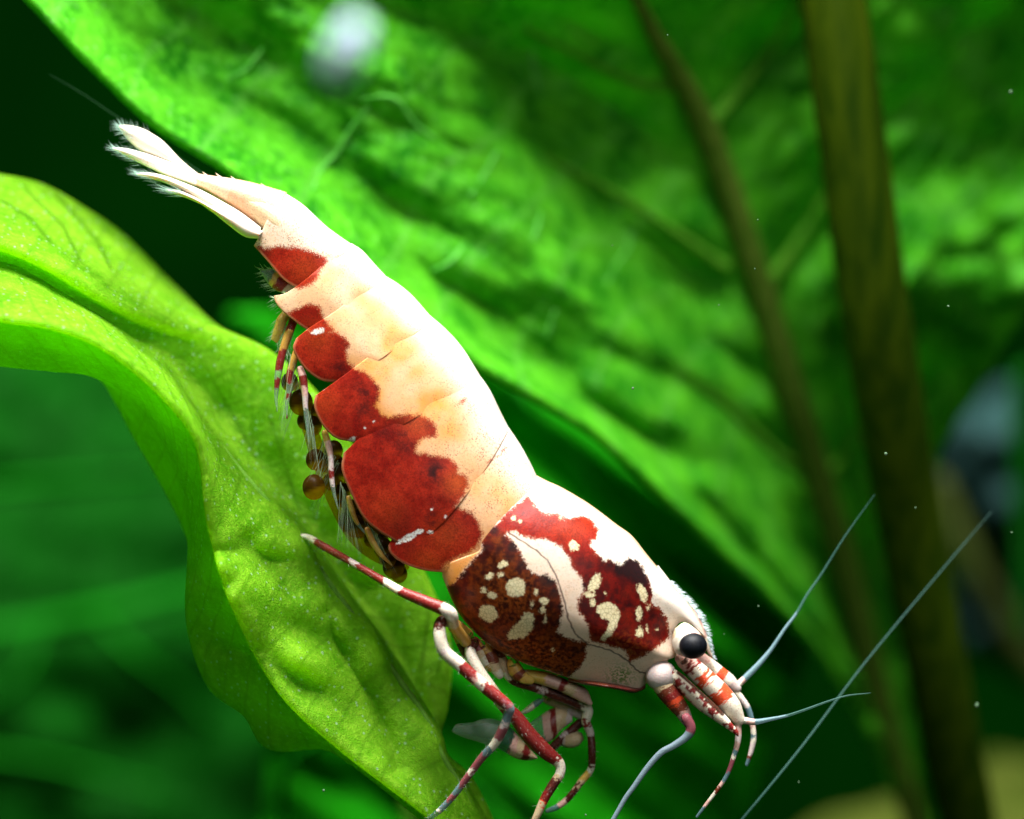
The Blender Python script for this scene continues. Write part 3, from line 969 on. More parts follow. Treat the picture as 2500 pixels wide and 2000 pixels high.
def pat_abdomen(bott, tailness=0.0):
    def fn(U, V, Q, A):
        red = np.maximum.reduce([sdf(RED_TAIL, U, V), sdf(RED_5, U, V), sdf(RED_MAIN, U, V)])
        z3 = lambda x, y: (650 + x * ZS, 950 + y * ZS)
        z2 = lambda x, y: (600 + x * ZS, 550 + y * ZS)
        dark = np.zeros_like(U)
        for (p, r, a) in ((z3(1270, 620), 34, .95), (z3(1050, 390), 36, .8), (z3(1180, 640), 22, .6), (z3(1260, 960), 20, .9), (z3(800, 520), 18, .35), (z3(1540, 960), 22, .6), (z3(900, 310), 34, .55), (z2(930, 1220), 40, .85), (z2(720, 1080), 26, .7), (z2(745, 910), 18, .5), (z2(900, 1400), 30, .7), (z2(850, 1130), 18, .5), (z2(1380, 1510), 18, .4), (z2(140, 185), 16, .5), (z3(1260, 830), 18, .5), (z3(1000, 1040), 26, .3)):
            dark = np.maximum(dark, a * gs(U, V, p[0], p[1], r))
        dark = dark * np.clip(0.75 + 0.75 * fbm(U / 16, V / 16, 0, 2, 19), 0, 1)
        orange = np.zeros_like(U)
        for (p, r, a) in ((z3(1440, 700), 34, .9), (z3(1150, 260), 34, .7), (z2(560, 860), 40, .35), (z3(1350, 1100), 50, .4), (z2(600, 1330), 40, .3), (z2(460, 330), 40, .4), (z3(1230, 1290), 40, .5), (z3(900, 900), 50, .25)):
            orange = np.maximum(orange, a * gs(U, V, p[0], p[1], r))
        warm = sm(Q, 0.05, 0.32) * (1 - 0.75 * tailness)
        warm = warm * (0.72 + 0.28 * np.clip(fbm(U / 70, V / 70, 0, 2, 3) + 0.8, 0, 1))
        speck = 0.45 + 0.5 * tailness + 0.6 * gs(U, V, 1200, 1180, 130) + 0.4 * gs(U, V, 1120, 1060, 110)
        spot = np.full(U.shape, BIGN)
        white = np.full(U.shape, BIGN)  # small highlights on the plates, painted as white dashes
        for (p, a, b_, rot) in ((z2(550, 805), 15, 6, -0.3), (z2(570, 1228), 12, 5, -0.35), (z3(650, 385), 14, 5, -0.55), (z3(1075, 1110), 24, 7, -0.5), (z3(1155, 1062), 9, 6, -0.2), (z3(1240, 1065), 6, 4, 0), (z3(820, 245), 4, 3, -0.5), (z3(752, 290), 2.5, 3, 0), (z3(1250, 895), 3, 3.5, 0), (z3(1350, 950), 2.5, 3, 0)):
            white = np.maximum(white, ell(U, V, p[0], p[1], a, b_, rot))
        # thin crimson scratches on the back
        for (p, a, b_, rot) in ((z2(1625, 1330), 13, 5, -0.6), (z3(1790, 450), 9, 4, -0.9), (z3(1740, 500), 9, 3, -0.5), (z3(1680, 545), 10, 4, -0.5)):
            red = np.maximum(red, ell(U, V, p[0], p[1], a, b_, rot) - 2.5)
        B = np.asarray(bott, float)[:, :2]
        rim = np.abs(sline(catmull(B, 40), U, V)) + 60 * (Q < 0.5)
        z = np.zeros_like(U)
        return dict(red=red, spot=spot, white=white, dark=dark, orange=orange, warm=warm, speck=np.clip(speck, 0, 1), maroon=z, brown=z, tan=z, green_tint=z, line=z + 60, rim=rim, soft=z + 0.6)
    return fn


def pat_carapace(U, V, Q, A):
    red = sdf(CAR_RED, U, V)
    z4 = lambda x, y: (1050 + x * ZS, 1150 + y * ZS)
    spot = np.full(U.shape, BIGN)
    for p in CAR_SPOTS_P:
        spot = np.maximum(spot, sdf(p, U, V))
    for (x, y, a, b_, r) in CAR_SPOTS_E:
        u, v = z4(x, y)
        spot = np.maximum(spot, ell(U, V, u, v, a * ZS, b_ * ZS, r))
    orangelobe = sdf(Z(4, [(95, 740), (130, 680), (260, 640), (390, 570), (330, 650), (235, 760), (200, 830), (150, 870)]), U, V)
    dark = np.zeros_like(U)
    for (x, y, r, a) in ((1500, 705, 34, 1), (1435, 715, 24, 1), (1560, 770, 26, 1), (1350, 690, 20, .6), (1290, 660, 18, .5), (1600, 820, 20, .7), (1640, 900, 14, .5), (1170, 1000, 26, .5), (1150, 850, 16, .6), (1240, 920, 26, .45), (480, 440, 16, .8), (620, 560, 18, .9), (690, 690, 16, .9), (880, 800, 26, 1), (930, 900, 20, .8), (980, 1010, 16, .8), (960, 1120, 16, .7), (250, 760, 18, .8), (200, 880, 24, .8), (620, 1080, 20, .7), (800, 1150, 22, .8), (560, 1180, 14, .5), (420, 560, 20, .7), (1190, 1100, 16, .4)):
        u, v = z4(x, y)
        dark = np.maximum(dark, np.clip(1.5 * a * gs(U, V, u, v, r), 0, 1))
    lowb = sdf(Z(4, [(380, 400), (560, 450), (720, 640), (1010, 900), (1010, 1150), (1190, 1270), (1100, 1600), (500, 1500), (100, 1000), (100, 700)]), U, V)
    brown = sm(lowb, -12, 14)
    tan = np.maximum(gs(U, V, *z4(850, 1400), 110, 55, 0.4), 0.8 * gs(U, V, *z4(600, 950), 60)) * brown
    tan = np.maximum(tan, 0.9 * gs(U, V, *z4(1500, 1370), 40, 25)) + 0.6 * gs(U, V, *z4(1350, 1260), 60, 20)
    orange = 0.25 * gs(U, V, *z4(1050, 420), 60, 30) + 0.25 * gs(U, V, *z4(1450, 1050), 50)
    warm = 0.04 + 0.30 * sm(Q, 0.2, 0.6)
    warm = np.maximum(warm, sm(orangelobe, -10, 6) * 1.0)
    warm = np.maximum(warm, sm(Q, 0.03, 0.0) * 0.7)
    speck = 0.30 * sm(Q, 0.15, 0.35) + 0.35 * gs(U, V, *z4(900, 800), 50) + 0.4 * gs(U, V, *z4(1750, 950), 40)
    green_tint = gs(U, V, *z4(1430, 1530), 34, 26)  # green showing through the clear shell, put in as a tint
    maroon = sm(V - 0.10 * (U - 1400) - 1150 - 150 * ZS, 330 * ZS, 560 * ZS) * (0.82 + 0.18 * vnoise(U / 30, V / 30))
    line = np.full(U.shape, 60.0)
    for l in CAR_LINE:
        line = sline(l, U, V)
    # fade the groove past its ends
    z = np.zeros_like(U)
    return dict(red=red, spot=spot, white=z + BIGN, dark=dark, orange=orange, warm=warm, speck=np.clip(speck, 0, 1), maroon=maroon, brown=brown, tan=np.clip(tan, 0, 1), green_tint=green_tint, line=line, rim=z + 60, soft=z)


# soft core under the plates: one continuous body from tail root to face
Dc = [(560, 458), (684, 490), (790, 580), (900, 690), (1010, 790), (1110, 900), (1180, 1010), (1260, 1140), (1350, 1240), (1450, 1310), (1540, 1400), (1620, 1500), (1660, 1570)]
Vc = [(560, 480), (640, 570), (700, 668), (775, 780), (830, 890), (880, 1000), (950, 1150), (1030, 1310), (1110, 1440), (1240, 1570), (1380, 1640), (1500, 1660), (1600, 1650)]
loft('body', Dc, Vc, [0.5, 0.9, 1.1, 1.25, 1.35, 1.4, 1.45, 1.5, 1.55, 1.55, 1.45, 1.2, 0.8], [0], [(0, 'C'), (0.25, 'A'), (0.85, 'C')], M_limb, shrimp, n=120, ns=36)

# abdominal plates, rear to front so that each front one lies over the next
SEG = [
    dict(d=[(872, 606), (800, 555), (740, 500), (684, 464)], a=[(872, 606), (822, 634), (782, 672), (752, 697), (735, 706)], p=[(684, 464), (674, 498), (656, 536), (640, 570), (622, 602)], b=[(735, 706), (715, 698), (690, 680), (660, 645), (640, 622), (622, 602)], w=(1.15, 0.85), l=0.0, t=0.9),
    dict(d=[(955, 688), (915, 645), (885, 612), (858, 594)], a=[(955, 688), (895, 724), (845, 764), (805, 804), (778, 820)], p=[(858, 594), (800, 640), (750, 684), (704, 716), (672, 724)], b=[(778, 820), (745, 802), (715, 780), (692, 760), (676, 740), (672, 724)], w=(1.4, 1.2), l=0.09, t=0.3),
    dict(d=[(1060, 782), (1010, 725), (975, 695), (945, 676)], a=[(1060, 782), (1000, 828), (920, 888), (878, 922), (838, 934)], p=[(945, 676), (880, 720), (810, 770), (762, 800), (726, 828)], b=[(838, 934), (790, 930), (755, 908), (732, 880), (719, 852), (726, 828)], w=(1.65, 1.45), l=0.12, t=0.1),
    dict(d=[(1175, 922), (1130, 850), (1090, 805), (1050, 770)], a=[(1175, 922), (1100, 972), (1010, 1025), (930, 1068), (862, 1078)], p=[(1050, 770), (970, 820), (880, 890), (820, 934), (774, 966)], b=[(862, 1078), (825, 1070), (795, 1044), (776, 1010), (770, 985), (774, 966)], w=(1.85, 1.68), l=0.10, t=0.0),
    dict(d=[(1322, 1190), (1300, 1140), (1270, 1085), (1234, 1032)], a=[(1322, 1190), (1250, 1280), (1195, 1325), (1130, 1372), (1085, 1394)], p=[(1234, 1032), (1150, 1120), (1060, 1200), (985, 1270), (950, 1330)], b=[(1085, 1394), (1040, 1390), (1000, 1378), (970, 1362), (953, 1345), (950, 1330)], w=(1.95, 1.9), l=0.02, t=0.0),
    dict(d=[(1244, 1048), (1222, 1005), (1195, 950), (1163, 905)], a=[(1244, 1048), (1190, 1140), (1130, 1220), (1068, 1290), (992, 1334)], p=[(1163, 905), (1080, 952), (970, 1012), (890, 1062), (842, 1106)], b=[(992, 1334), (958, 1314), (926, 1294), (890, 1262), (858, 1200), (838, 1146), (842, 1106)], w=(1.95, 1.85), l=0.07, t=0.0),
]
for s_ in SEG:
    plate('abdominal_segment', s_['d'], s_['b'], s_['a'], s_['p'], s_['w'][0], s_['w'][1], 90, 120, pat_abdomen(s_['b'], s_['t']), tuck=0.12, bow=0.045, lift=s_['l'])

CD = Z(4, [(2075, 1250), (2035, 1150), (1960, 1020), (1840, 880), (1740, 760), (1640, 640), (1520, 490), (1400, 400), (1200, 250), (1000, 130), (880, 75), (805, 35)])
CP = Z(4, [(805, 35), (730, 160), (600, 280), (470, 420), (395, 520), (370, 590), (250, 640), (140, 690), (95, 770), (130, 860)])
CB = Z(4, [(1625, 1590), (1560, 1650), (1480, 1660), (1380, 1630), (1250, 1600), (1050, 1550), (880, 1495), (690, 1430), (500, 1335), (350, 1215), (230, 1080), (165, 960), (130, 860)])
CA = Z(4, [(2075, 1250), (1960, 1150), (1880, 1130), (1825, 1200), (1815, 1290), (1850, 1380), (1760, 1410), (1670, 1470), (1635, 1530), (1625, 1590)])
plate('carapace', CD, CB, CA, CP, 1.0, 2.2, 210, 190, pat_carapace, tuck=0.55, bow=0.72, lift=0.06, over_rear=True)

# rostrum with its fringe
RD = Z(5, [(330, -60), (400, 30), (460, 110), (530, 190), (600, 270), (650, 350), (695, 450), (725, 560), (752, 645)])
RV = Z(5, [(290, -20), (370, 80), (430, 170), (490, 250), (560, 340), (620, 420), (670, 520), (705, 600), (752, 648)])
loft('rostrum', RD, RV, [0.3, 0.35, 0.3, 0.2, 0.05], [0], [(0, 'W'), (0.2, 'C'), (0.5, 'P'), (0.78, 'W')], M_limb, shrimp, n=60, ns=16)
hs = []
RDc = catmull(RD, 300)
for i in range(240):
    f = random.random()
    k = int((0.18 + 0.82 * f) * 299)
    p = RDc[k]
    tdir = RDc[min(299, k + 3)] - RDc[max(0, k - 3)]
    tdir /= np.linalg.norm(tdir)
    nrm = np.array([-tdir[1], tdir[0]])
    if nrm[0] < 0:
        nrm = -nrm
    ln = random.uniform(8, 17) * (0.5 + 0.8 * math.sin(math.pi * min(1, f + .1)))
    e = p + nrm * ln * 0.8 + tdir * ln * 0.9 * random.uniform(0.3, 1.2)
    y = random.uniform(-0.2, 0.2)
    hs.append((plane(p[0] - nrm[0] * 2, p[1] - nrm[1] * 2, y), plane(e[0], e[1], y + random.uniform(-.1, .1))))
hairs('rostrum_bristles', hs, 0.018, M_hair, shrimp, (0.55, 0.68, 0.70, 0.75))

# eye
ec = Z(5, [(578, 528)])[0]
est = loft('eye_stalk', Z(5, [(450, 400), (515, 358), (580, 388), (635, 440), (660, 510)]), Z(5, [(425, 455), (428, 530), (460, 590), (535, 612), (610, 590)]), [0.3, 0.45, 0.5, 0.45, 0.3], [-1.35, -1.5, -1.65, -1.75, -1.75], [(0, 'C'), (0.12, 'W'), (0.5, 'P'), (0.72, 'C')], M_tail, shrimp, n=40, ns=24)


def ball(name, u, v, y, r, mat, parent, col=None, colfn=None, sq=1.0, n=20):
    th, ph = np.meshgrid(np.linspace(0, np.pi, n), np.linspace(0, 2 * np.pi, 2 * n, endpoint=False), indexing='ij')
    d = np.stack([np.sin(th) * np.cos(ph), np.sin(th) * np.sin(ph), np.cos(th)], -1)
    X = plane(np.array(u), np.array(v), np.array(y)) + d * np.array([r, r, r * sq]) * K
    c = np.tile(np.array(COL[col]), (d.size // 3, 1)) if col else (colfn(d.reshape(-1, 3)) if colfn else None)
    o = mk(name, X.reshape(-1, 3), gridfaces(n, 2 * n, True), mat, parent, col=c)
    fixnormals(o)
    return o


ball('eye', ec[0], ec[1], -2.0, 34, M_eye, est, n=32, sq=0.93)

# ---- head appendages
FAR, NEAR = 0.5, -0.7
anf = tube('antennule_base', [(*p, FAR) for p in Z(5, [(600, 620), (700, 700), (790, 770), (860, 820), (915, 865)])], [20, 22, 22, 20, 13], [(0, 'P'), (0.9, 'W'), (1.5, 'W'), (1.75, 'O'), (2.35, 'W'), (3.2, 'S')], M_limb, shrimp, ns=22, step=2)
ann = tube('antennule_base', [(*p, NEAR) for p in Z(5, [(520, 640), (620, 740), (720, 830), (810, 920), (880, 1010), (935, 1100)])], [22, 25, 26, 26, 25, 16], [(0, 'P'), (0.4, 'R'), (0.8, 'W'), (1.25, 'W'), (1.45, 'O'), (1.95, 'W'), (2.4, 'W'), (2.55, 'O'), (3.3, 'W')], M_limb, shrimp, ns=22, step=2, rag=0.16)
loft('antennal_scale', Z(5, [(420, 690), (520, 760), (640, 870), (760, 980), (850, 1080), (925, 1175)]), Z(5, [(400, 790), (500, 900), (620, 1010), (740, 1095), (840, 1160), (925, 1218)]), [0.3, 0.35, 0.3, 0.2, 0.05], [-1.0], None, M_limb, shrimp, n=70, ns=24,
     colfn=lambda U, V, t: np.where(((np.abs(sline(Z(5, [(480, 730), (640, 880), (800, 1040)]), U, V)) < 6) & (t < 0.85))[:, None], np.array(COL['K']), np.where((vnoise(U / 9, V / 9, 0, 3) - 0.012 * (sline(Z(5, [(440, 800), (700, 1030), (920, 1200)]), U, V) + 14) > -0.15)[:, None], np.array(COL['R']), np.array(COL['W']))))
ball('antenna_joint', *Z(5, [(345, 760)])[0], -0.95, 38, M_tail, shrimp, 'S')
anb = tube('antenna_base', [(*p, -1.0) for p in Z(5, [(350, 810), (400, 890), (460, 970), (510, 1040), (545, 1105)])], [27, 26, 23, 19, 15], [(0, 'C'), (0.6, 'B'), (1.2, 'R'), (1.8, 'O'), (2.2, 'B'), (3.0, 'P'), (3.5, 'S')], M_limb, shrimp, ns=22, step=2, rag=0.12)
tube('antenna', [(*p, -1.4) for p in Z(5, [(540, 1090), (572, 1150), (568, 1195), (530, 1240), (440, 1300), (350, 1350), (250, 1460), (150, 1600), (60, 1730)])] + [(1470, 2060, -1.4), (1480, 2120, -1.2), (1560, 2200, -0.6), (1690, 2140, 0.2), (1812, 2000, 0.8), (1955, 1826, 1.5), (2112, 1618, 2.5), (2296, 1396, 3.5), (2420, 1250, 4.2)],
     [13, 12.5, 12, 10, 8.5, 8, 7.5, 6.5, 6, 5.5, 5, 4, 3.6, 3.3, 3.0, 2.6, 2.1, 1.5, 0.6], [(0, 'V'), (2, 'H'), (9, 'g'), (11.0, 'G')], M_hair, anb, ns=8, step=5)
# the other antenna sweeps back behind the body and shows again past the tail
tube('antenna', [(1600, 1660, 1.3), (1540, 1560, 2.4), (1380, 1330, 3.0), (1150, 1050, 3.2), (880, 780, 3.2), (620, 520, 3.2), (430, 380, 3.2), (285, 285, 3.3), (200, 228, 3.4), (122, 182, 3.5)], [7, 5, 4, 3, 2.4, 2.0, 1.4, 1.0, 0.8, 0.4], [(0, 'g'), (4, 'F')], M_hair, shrimp, ns=6, step=8)
UP = Z(5, [(895, 865), (960, 810), (1080, 690), (1180, 570), (1280, 420), (1370, 300), (1450, 160), (1560, 0)]) + [(2064, 1308), (2135, 1208)]
tube('antennule', [(*p, FAR + 0.15 * i) for i, p in enumerate(UP)], [7, 8, 7, 5, 4, 3.6, 3.2, 2.6, 1.8, 0.7], [(0, 'W'), (0.9, 'P'), (1.15, 'g'), (5, 'G')], M_hair, anf, ns=8, step=4)
tube('antennule', [(*p, NEAR) for p in Z(5, [(925, 1100), (985, 1108), (1060, 1118), (1170, 1098), (1300, 1070), (1450, 1020), (1600, 965), (1750, 920), (1925, 900)])], [8, 8.5, 7.5, 5, 3.6, 3, 2.4, 1.8, 0.8], [(0, 'W'), (1.2, 'P'), (2.0, 'g'), (4, 'G')], M_hair, ann, ns=8, step=4)
tube('antennule', [(*p, FAR) for p in Z(5, [(905, 880), (950, 940), (1000, 1010), (1030, 1100), (1045, 1190), (1045, 1260), (1025, 1350), (995, 1440)])], [9, 9, 8, 7, 7, 7, 6, 4], [(0, 'W'), (1, 'S'), (2, 'g'), (3.2, 'P'), (3.7, 'W'), (4.3, 'g'), (4.7, 'W'), (5.2, 'S'), (6.2, 'B'), (6.5, 'g')], M_hair, anf, ns=8, step=3)
tube('antennule', [(*p, NEAR) for p in Z(5, [(930, 1130), (930, 1250), (900, 1370), (850, 1510), (780, 1620), (700, 1725), (620, 1830)])], [9, 8, 6.5, 5.5, 5, 4.5, 3], [(0, 'P'), (0.6, 'S'), (1.2, 'P'), (1.7, 'g'), (2.0, 'W'), (2.2, 'V'), (2.9, 'g'), (3.5, 'P'), (3.9, 'B'), (4.3, 'W'), (4.8, 'P'), (5.3, 'g')], M_hair, ann, ns=8, step=3)
loft('mouthpart', Z(4, [(1030, 1550), (1200, 1560), (1400, 1590), (1560, 1620), (1620, 1600)]), Z(4, [(1040, 1580), (1200, 1610), (1400, 1640), (1520, 1668), (1610, 1640)]), [0.3, 1.0, 1.2, 1.0, 0.3], [-0.3], [(0, 'B'), (0.5, 'D')], M_limb, shrimp, n=40, ns=20)

# ---- walking legs
tube('leg', [(*p, y) for p, y in zip(Z(3, [(160, 1110), (300, 1112), (400, 1165), (680, 1325), (900, 1455), (1020, 1525), (1200, 1600), (1375, 1680), (1410, 1780), (1500, 1900)]), [1.35, 0.9, 0.4, -0.8, -1.6, -2.0, -2.35, -2.5, -1.9, -1.0])], [3, 9, 12, 11, 13, 15, 18.5, 20, 18, 18],
     [(0, 'G'), (0.75, 'W'), (1.9, 'R'), (2.85, 'S'), (3.05, 'R'), (3.95, 'W'), (4.95, 'R'), (6.65, 'W'), (7.3, 'C'), (7.9, 'A')], M_limb, shrimp, ns=22, step=2)
tube('leg', [(*p, y) for p, y in zip(Z(6, [(600, 330), (480, 250), (395, 240), (380, 330), (415, 460), (520, 555), (620, 645), (760, 765), (895, 880), (890, 950), (850, 1060), (785, 1170), (700, 1260), (600, 1395), (480, 1555), (380, 1660), (300, 1722)]), [-0.7, -1.5, -2.2, -2.4, -2.4, -2.4, -2.4, -2.4, -2.4, -2.3, -2.1, -1.9, -1.7, -1.5, -1.3, -1.2, -1.15])],
     [14, 17, 18, 19, 20, 20, 20, 20, 17, 14, 15, 13, 12, 11, 10, 9, 6], [(0, 'A'), (1.5, 'D'), (2.75, 'W'), (3.9, 'S'), (4.1, 'W'), (5.2, 'R'), (6.1, 'P'), (6.3, 'W'), (6.7, 'R'), (7.75, 'V'), (8.1, 'g'), (9.4, 'S'), (9.7, 'V'), (10.5, 'W'), (11.3, 'g'), (11.7, 'V'), (12.7, 'W'), (12.9, 'V'), (13.4, 'g'), (13.9, 'V'), (14.3, 'g'), (14.9, 'W'), (15.2, 'G')], M_limb, shrimp, ns=22, step=2, rag=0.10)
tube('leg', [(*p, y) for p, y in zip(Z(6, [(640, 400), (610, 470), (670, 600), (760, 730), (850, 860), (950, 955), (1050, 1090), (1180, 1220), (1275, 1300), (1285, 1380), (1230, 1470), (1170, 1570), (1120, 1680), (1070, 1780)]), [-0.8, -1.0, -1.2, -1.3, -1.3, -1.2, -1.1, -1.0, -0.9, -0.9, -0.9, -0.9, -0.9, -0.9])],
     [15, 18, 18, 18, 19, 22, 25, 23, 17, 15, 15, 14, 12, 8], [(0, 'D'), (0.8, 'W'), (3.0, 'C'), (4.2, 'R'), (7.8, 'W'), (9.2, 'C'), (9.5, 'D'), (10.6, 'R'), (11.2, 'O'), (11.4, 'C')], M_limb, shrimp, ns=22, step=2, rag=0.1)
tube('leg', [(*p, y) for p, y in zip(Z(6, [(820, 430), (850, 540), (930, 670), (1100, 730), (1300, 805), (1485, 890), (1480, 990), (1515, 1090), (1525, 1230), (1515, 1350), (1440, 1450), (1340, 1575), (1260, 1635), (1190, 1662)]), [-0.4, -0.3, -0.2, 0, 0.2, 0.3, 0.3, 0.4, 0.4, 0.5, 0.5, 0.6, 0.6, 0.7])],
     [16, 18, 17, 17, 17, 16, 14, 12, 12, 11, 11, 10, 9, 6], [(0, 'B'), (0.6, 'C'), (1.6, 'W'), (2.05, 'D'), (3.1, 'S'), (3.3, 'D'), (4.7, 'W'), (6.0, 'R'), (6.3, 'S'), (7.0, 'D'), (8.8, 'W'), (9.3, 'Y'), (9.9, 'C'), (10.2, 'D'), (11.1, 'P'), (11.8, 'g')], M_limb, shrimp, ns=22, step=2, rag=0.12)
tube('leg', [(*p, 0.9) for p in Z(6, [(1180, 820), (1320, 880), (1460, 960), (1400, 1030), (1300, 1120), (1215, 1195)])], [14, 16, 15, 14, 15, 12], [(0, 'C'), (1.2, 'S'), (2.1, 'D'), (3.6, 'S'), (3.9, 'D')], M_limb, shrimp, ns=12, step=2, rag=0.1)
loft('claw', Z(6, [(470, 1065), (510, 1015), (620, 1000), (740, 970), (880, 1010), (1000, 1130), (1115, 1262)]), Z(6, [(475, 1075), (560, 1115), (690, 1155), (830, 1205), (950, 1272), (1040, 1288), (1115, 1275)]), [0.05, 0.3, 0.4, 0.4, 0.35, 0.2], [0.3], [(0, 'T'), (0.52, 'G'), (0.66, 'P'), (0.74, 'C'), (0.82, 'R'), (0.9, 'C')], M_limb, shrimp, n=60, ns=20)
loft('claw', Z(6, [(980, 930), (1040, 880), (1110, 830), (1160, 825)]), Z(6, [(985, 945), (1050, 930), (1120, 880), (1165, 840)]), [0.05, 0.2, 0.2, 0.1], [0.5], [(0, 'W'), (0.6, 'g')], M_limb, shrimp, n=30, ns=16)
loft('claw', Z(6, [(1280, 1120), (1340, 1080), (1400, 1070), (1450, 1090), (1468, 1130)]), Z(6, [(1270, 1160), (1320, 1195), (1390, 1200), (1440, 1175), (1468, 1135)]), [0.1, 0.3, 0.35, 0.3, 0.05], [1.0], [(0, 'S'), (0.25, 'C')], M_limb, shrimp, n=30, ns=16)
loft('claw', Z(6, [(1030, 1030), (1130, 960), (1230, 900), (1320, 900), (1380, 960)]), Z(6, [(1050, 1090), (1150, 1160), (1230, 1140), (1300, 1060), (1380, 1000)]), [0.1, 0.3, 0.35, 0.3, 0.1], [0.8], [(0, 'T'), (0.35, 'P'), (0.5, 'R'), (0.62, 'C'), (0.85, 'S')], M_limb, shrimp, n=40, ns=16)
loft('mouthpart', Z(6, [(900, 590), (1050, 600), (1200, 620), (1350, 680), (1480, 740), (1530, 850)]), Z(6, [(920, 640), (1060, 690), (1200, 730), (1340, 790), (1440, 840), (1520, 870)]), [0.2, 0.4, 0.4, 0.35, 0.25, 0.05], [-0.2], [(0, 'C'), (0.2, 'Y'), (0.4, 'P'), (0.55, 'R'), (0.62, 'C'), (0.75, 'P')], M_limb, shrimp, n=50, ns=18)
for pts, bands in ((Z(6, [(520, 330), (560, 400), (590, 480), (600, 500)]), [(0, 'A'), (0.8, 'D'), (2.2, 'R'), (2.7, 'W')]), (Z(6, [(640, 400), (690, 480), (740, 560), (800, 600)]), [(0, 'R'), (0.7, 'C'), (1.5, 'W'), (2.2, 'A')]), (Z(6, [(700, 420), (760, 500), (790, 580), (830, 640)]), [(0, 'A'), (0.6, 'B'), (1.7, 'C'), (2.4, 'W')]), (Z(6, [(930, 560), (960, 620), (1010, 660), (1060, 680)]), [(0, 'A'), (1.0, 'B'), (2.0, 'Y')])):
    tube('leg_base', [(*p, -0.6) for p in pts], [16, 18, 15, 11], bands, M_limb, shrimp, ns=12, step=2, rag=0.15)

hairs('leg_bristles', LEGHAIR, 0.008, M_hair, shrimp, (0.5, 0.55, 0.45, 0.35))

# ---- tail fan
T2 = dict(D=[(700, 470), (640, 452), (590, 440), (540, 432), (485, 424), (450, 410), (410, 394), (360, 376), (310, 363), (275, 360)], V=[(650, 585), (610, 545), (560, 505), (505, 468), (455, 447), (412, 433), (370, 413), (330, 393), (297, 375), (275, 364)])
loft('telson', T2['D'], T2['V'], [0.75, 0.7, 0.65, 0.6, 0.5, 0.4, 0.4, 0.4, 0.3, 0.1], [0], None, M_limb, shrimp, n=110, ns=30,
     colfn=lambda U, V, t: np.where((t < 0.30)[:, None], np.array([0.74, 0.44, 0.27, 1]), np.where((t < 0.5 + 0.03 * vnoise(U / 14, V / 14))[:, None], np.array([0.78, 0.54, 0.38, 1]), np.array([0.85, 0.80, 0.74, 1]))))
loft('tail_blade', [(505, 436), (480, 421), (440, 388), (400, 346), (375, 328), (345, 312), (310, 304), (288, 305)], [(505, 444), (460, 428), (420, 408), (380, 388), (350, 374), (322, 352), (302, 330), (288, 309)], [0.2, 0.35, 0.5, 0.55, 0.5, 0.4, 0.1], [0.45], [(0, 'C'), (0.12, 'W')], M_tail, shrimp, n=70, ns=24)
B3D = Z(1, [(1355, 945), (1200, 830), (1050, 742), (900, 662), (750, 600), (600, 548), (480, 532), (420, 541)])
B3V = Z(1, [(1330, 1010), (1150, 930), (1000, 840), (880, 755), (760, 672), (640, 615), (520, 578), (420, 552)])
loft('tail_blade', B3D, B3V, [0.3, 0.4, 0.5, 0.5, 0.4, 0.1], [-0.55], [(0, 'W')], M_tail, shrimp, n=70, ns=24)
B4D = Z(1, [(1368, 975), (1230, 890), (1100, 830), (960, 770), (840, 705), (740, 665), (640, 655)])
B4V = Z(1, [(1340, 1032), (1230, 1015), (1100, 922), (950, 802), (850, 750), (740, 708), (640, 678)])
loft('tail_blade', B4D, B4V, [0.35, 0.4, 0.45, 0.4, 0.3, 0.08], [-0.8], [(0, 'W')], M_tail, shrimp, n=70, ns=24)
hs = []


def fringe(tip, back, n, ln, spread, y, w0=10):
    tip, back = np.array(tip, float), np.array(back, float)
    ax = tip - back
    L = np.linalg.norm(ax)
    ax /= L
    pr = np.array([-ax[1], ax[0]])
    for _ in range(n):
        f = random.random() ** 0.8
        side = random.choice((-1, 1)) * random.random()
        p = tip - ax * L * 0.6 * (1 - f) + pr * side * w0 * (1 - f * 0.9)
        a = side * spread + random.uniform(-.1, .1)
        d = ax * math.cos(a) + pr * math.sin(a)
        e = p + d * ln * random.uniform(0.6, 1.1)
        yy = y + random.uniform(-.4, .4)
        hs.append((plane(p[0], p[1], yy), plane(e[0], e[1], yy + random.uniform(-.2, .2))))


fringe((287, 306), (400, 370), 220, 24, 0.9, 0.4, 30)
fringe((276, 362), (400, 415), 170, 26, 0.5, 0.0, 16)
fringe((338, 425), (440, 455), 130, 34, 0.3, -0.5, 12)
fringe((410, 466), (480, 485), 110, 42, 0.25, -0.8, 10)
hairs('tail_bristles', hs, 0.008, M_hair, shrimp, (0.45, 0.62, 0.58, 0.2))
for (u, v) in ((498, 424), (530, 427), (566, 434), (640, 452)):
    hs2 = [(plane(u + 10, v + 8, 0), plane(u - 4, v - 5, 0.05 * random.uniform(-1, 1)))]
    hairs('tail_spine', hs2, 0.05, M_hair, shrimp, (0.85, 0.7, 0.55, 1))

# ---- swimmerets and eggs under the abdomen
hs = []


def flap(D, V, y, bands, w_=0.18):
    loft('swimmeret', D, V, [0.06, w_, w_, 0.04], [y], bands, M_limb, shrimp, n=36, ns=14)
    d, v = catmull([p[:2] for p in D], 40), catmull([p[:2] for p in V], 40)
    for _ in range(60):
        k = random.randint(14, 39)
        p = d[k] if random.random() < .5 else v[k]
        ax = (d[39] - d[20]); ax /= np.linalg.norm(ax) + 1e-9
        out_ = p - (d[k] + v[k]) / 2
        out_ /= np.linalg.norm(out_) + 1e-9
        e = p + (ax + out_ * random.uniform(0.2, 0.9)) * random.uniform(6, 20)
        hs.append((plane(p[0], p[1], y), plane(e[0], e[1], y + random.uniform(-.2, .2))))


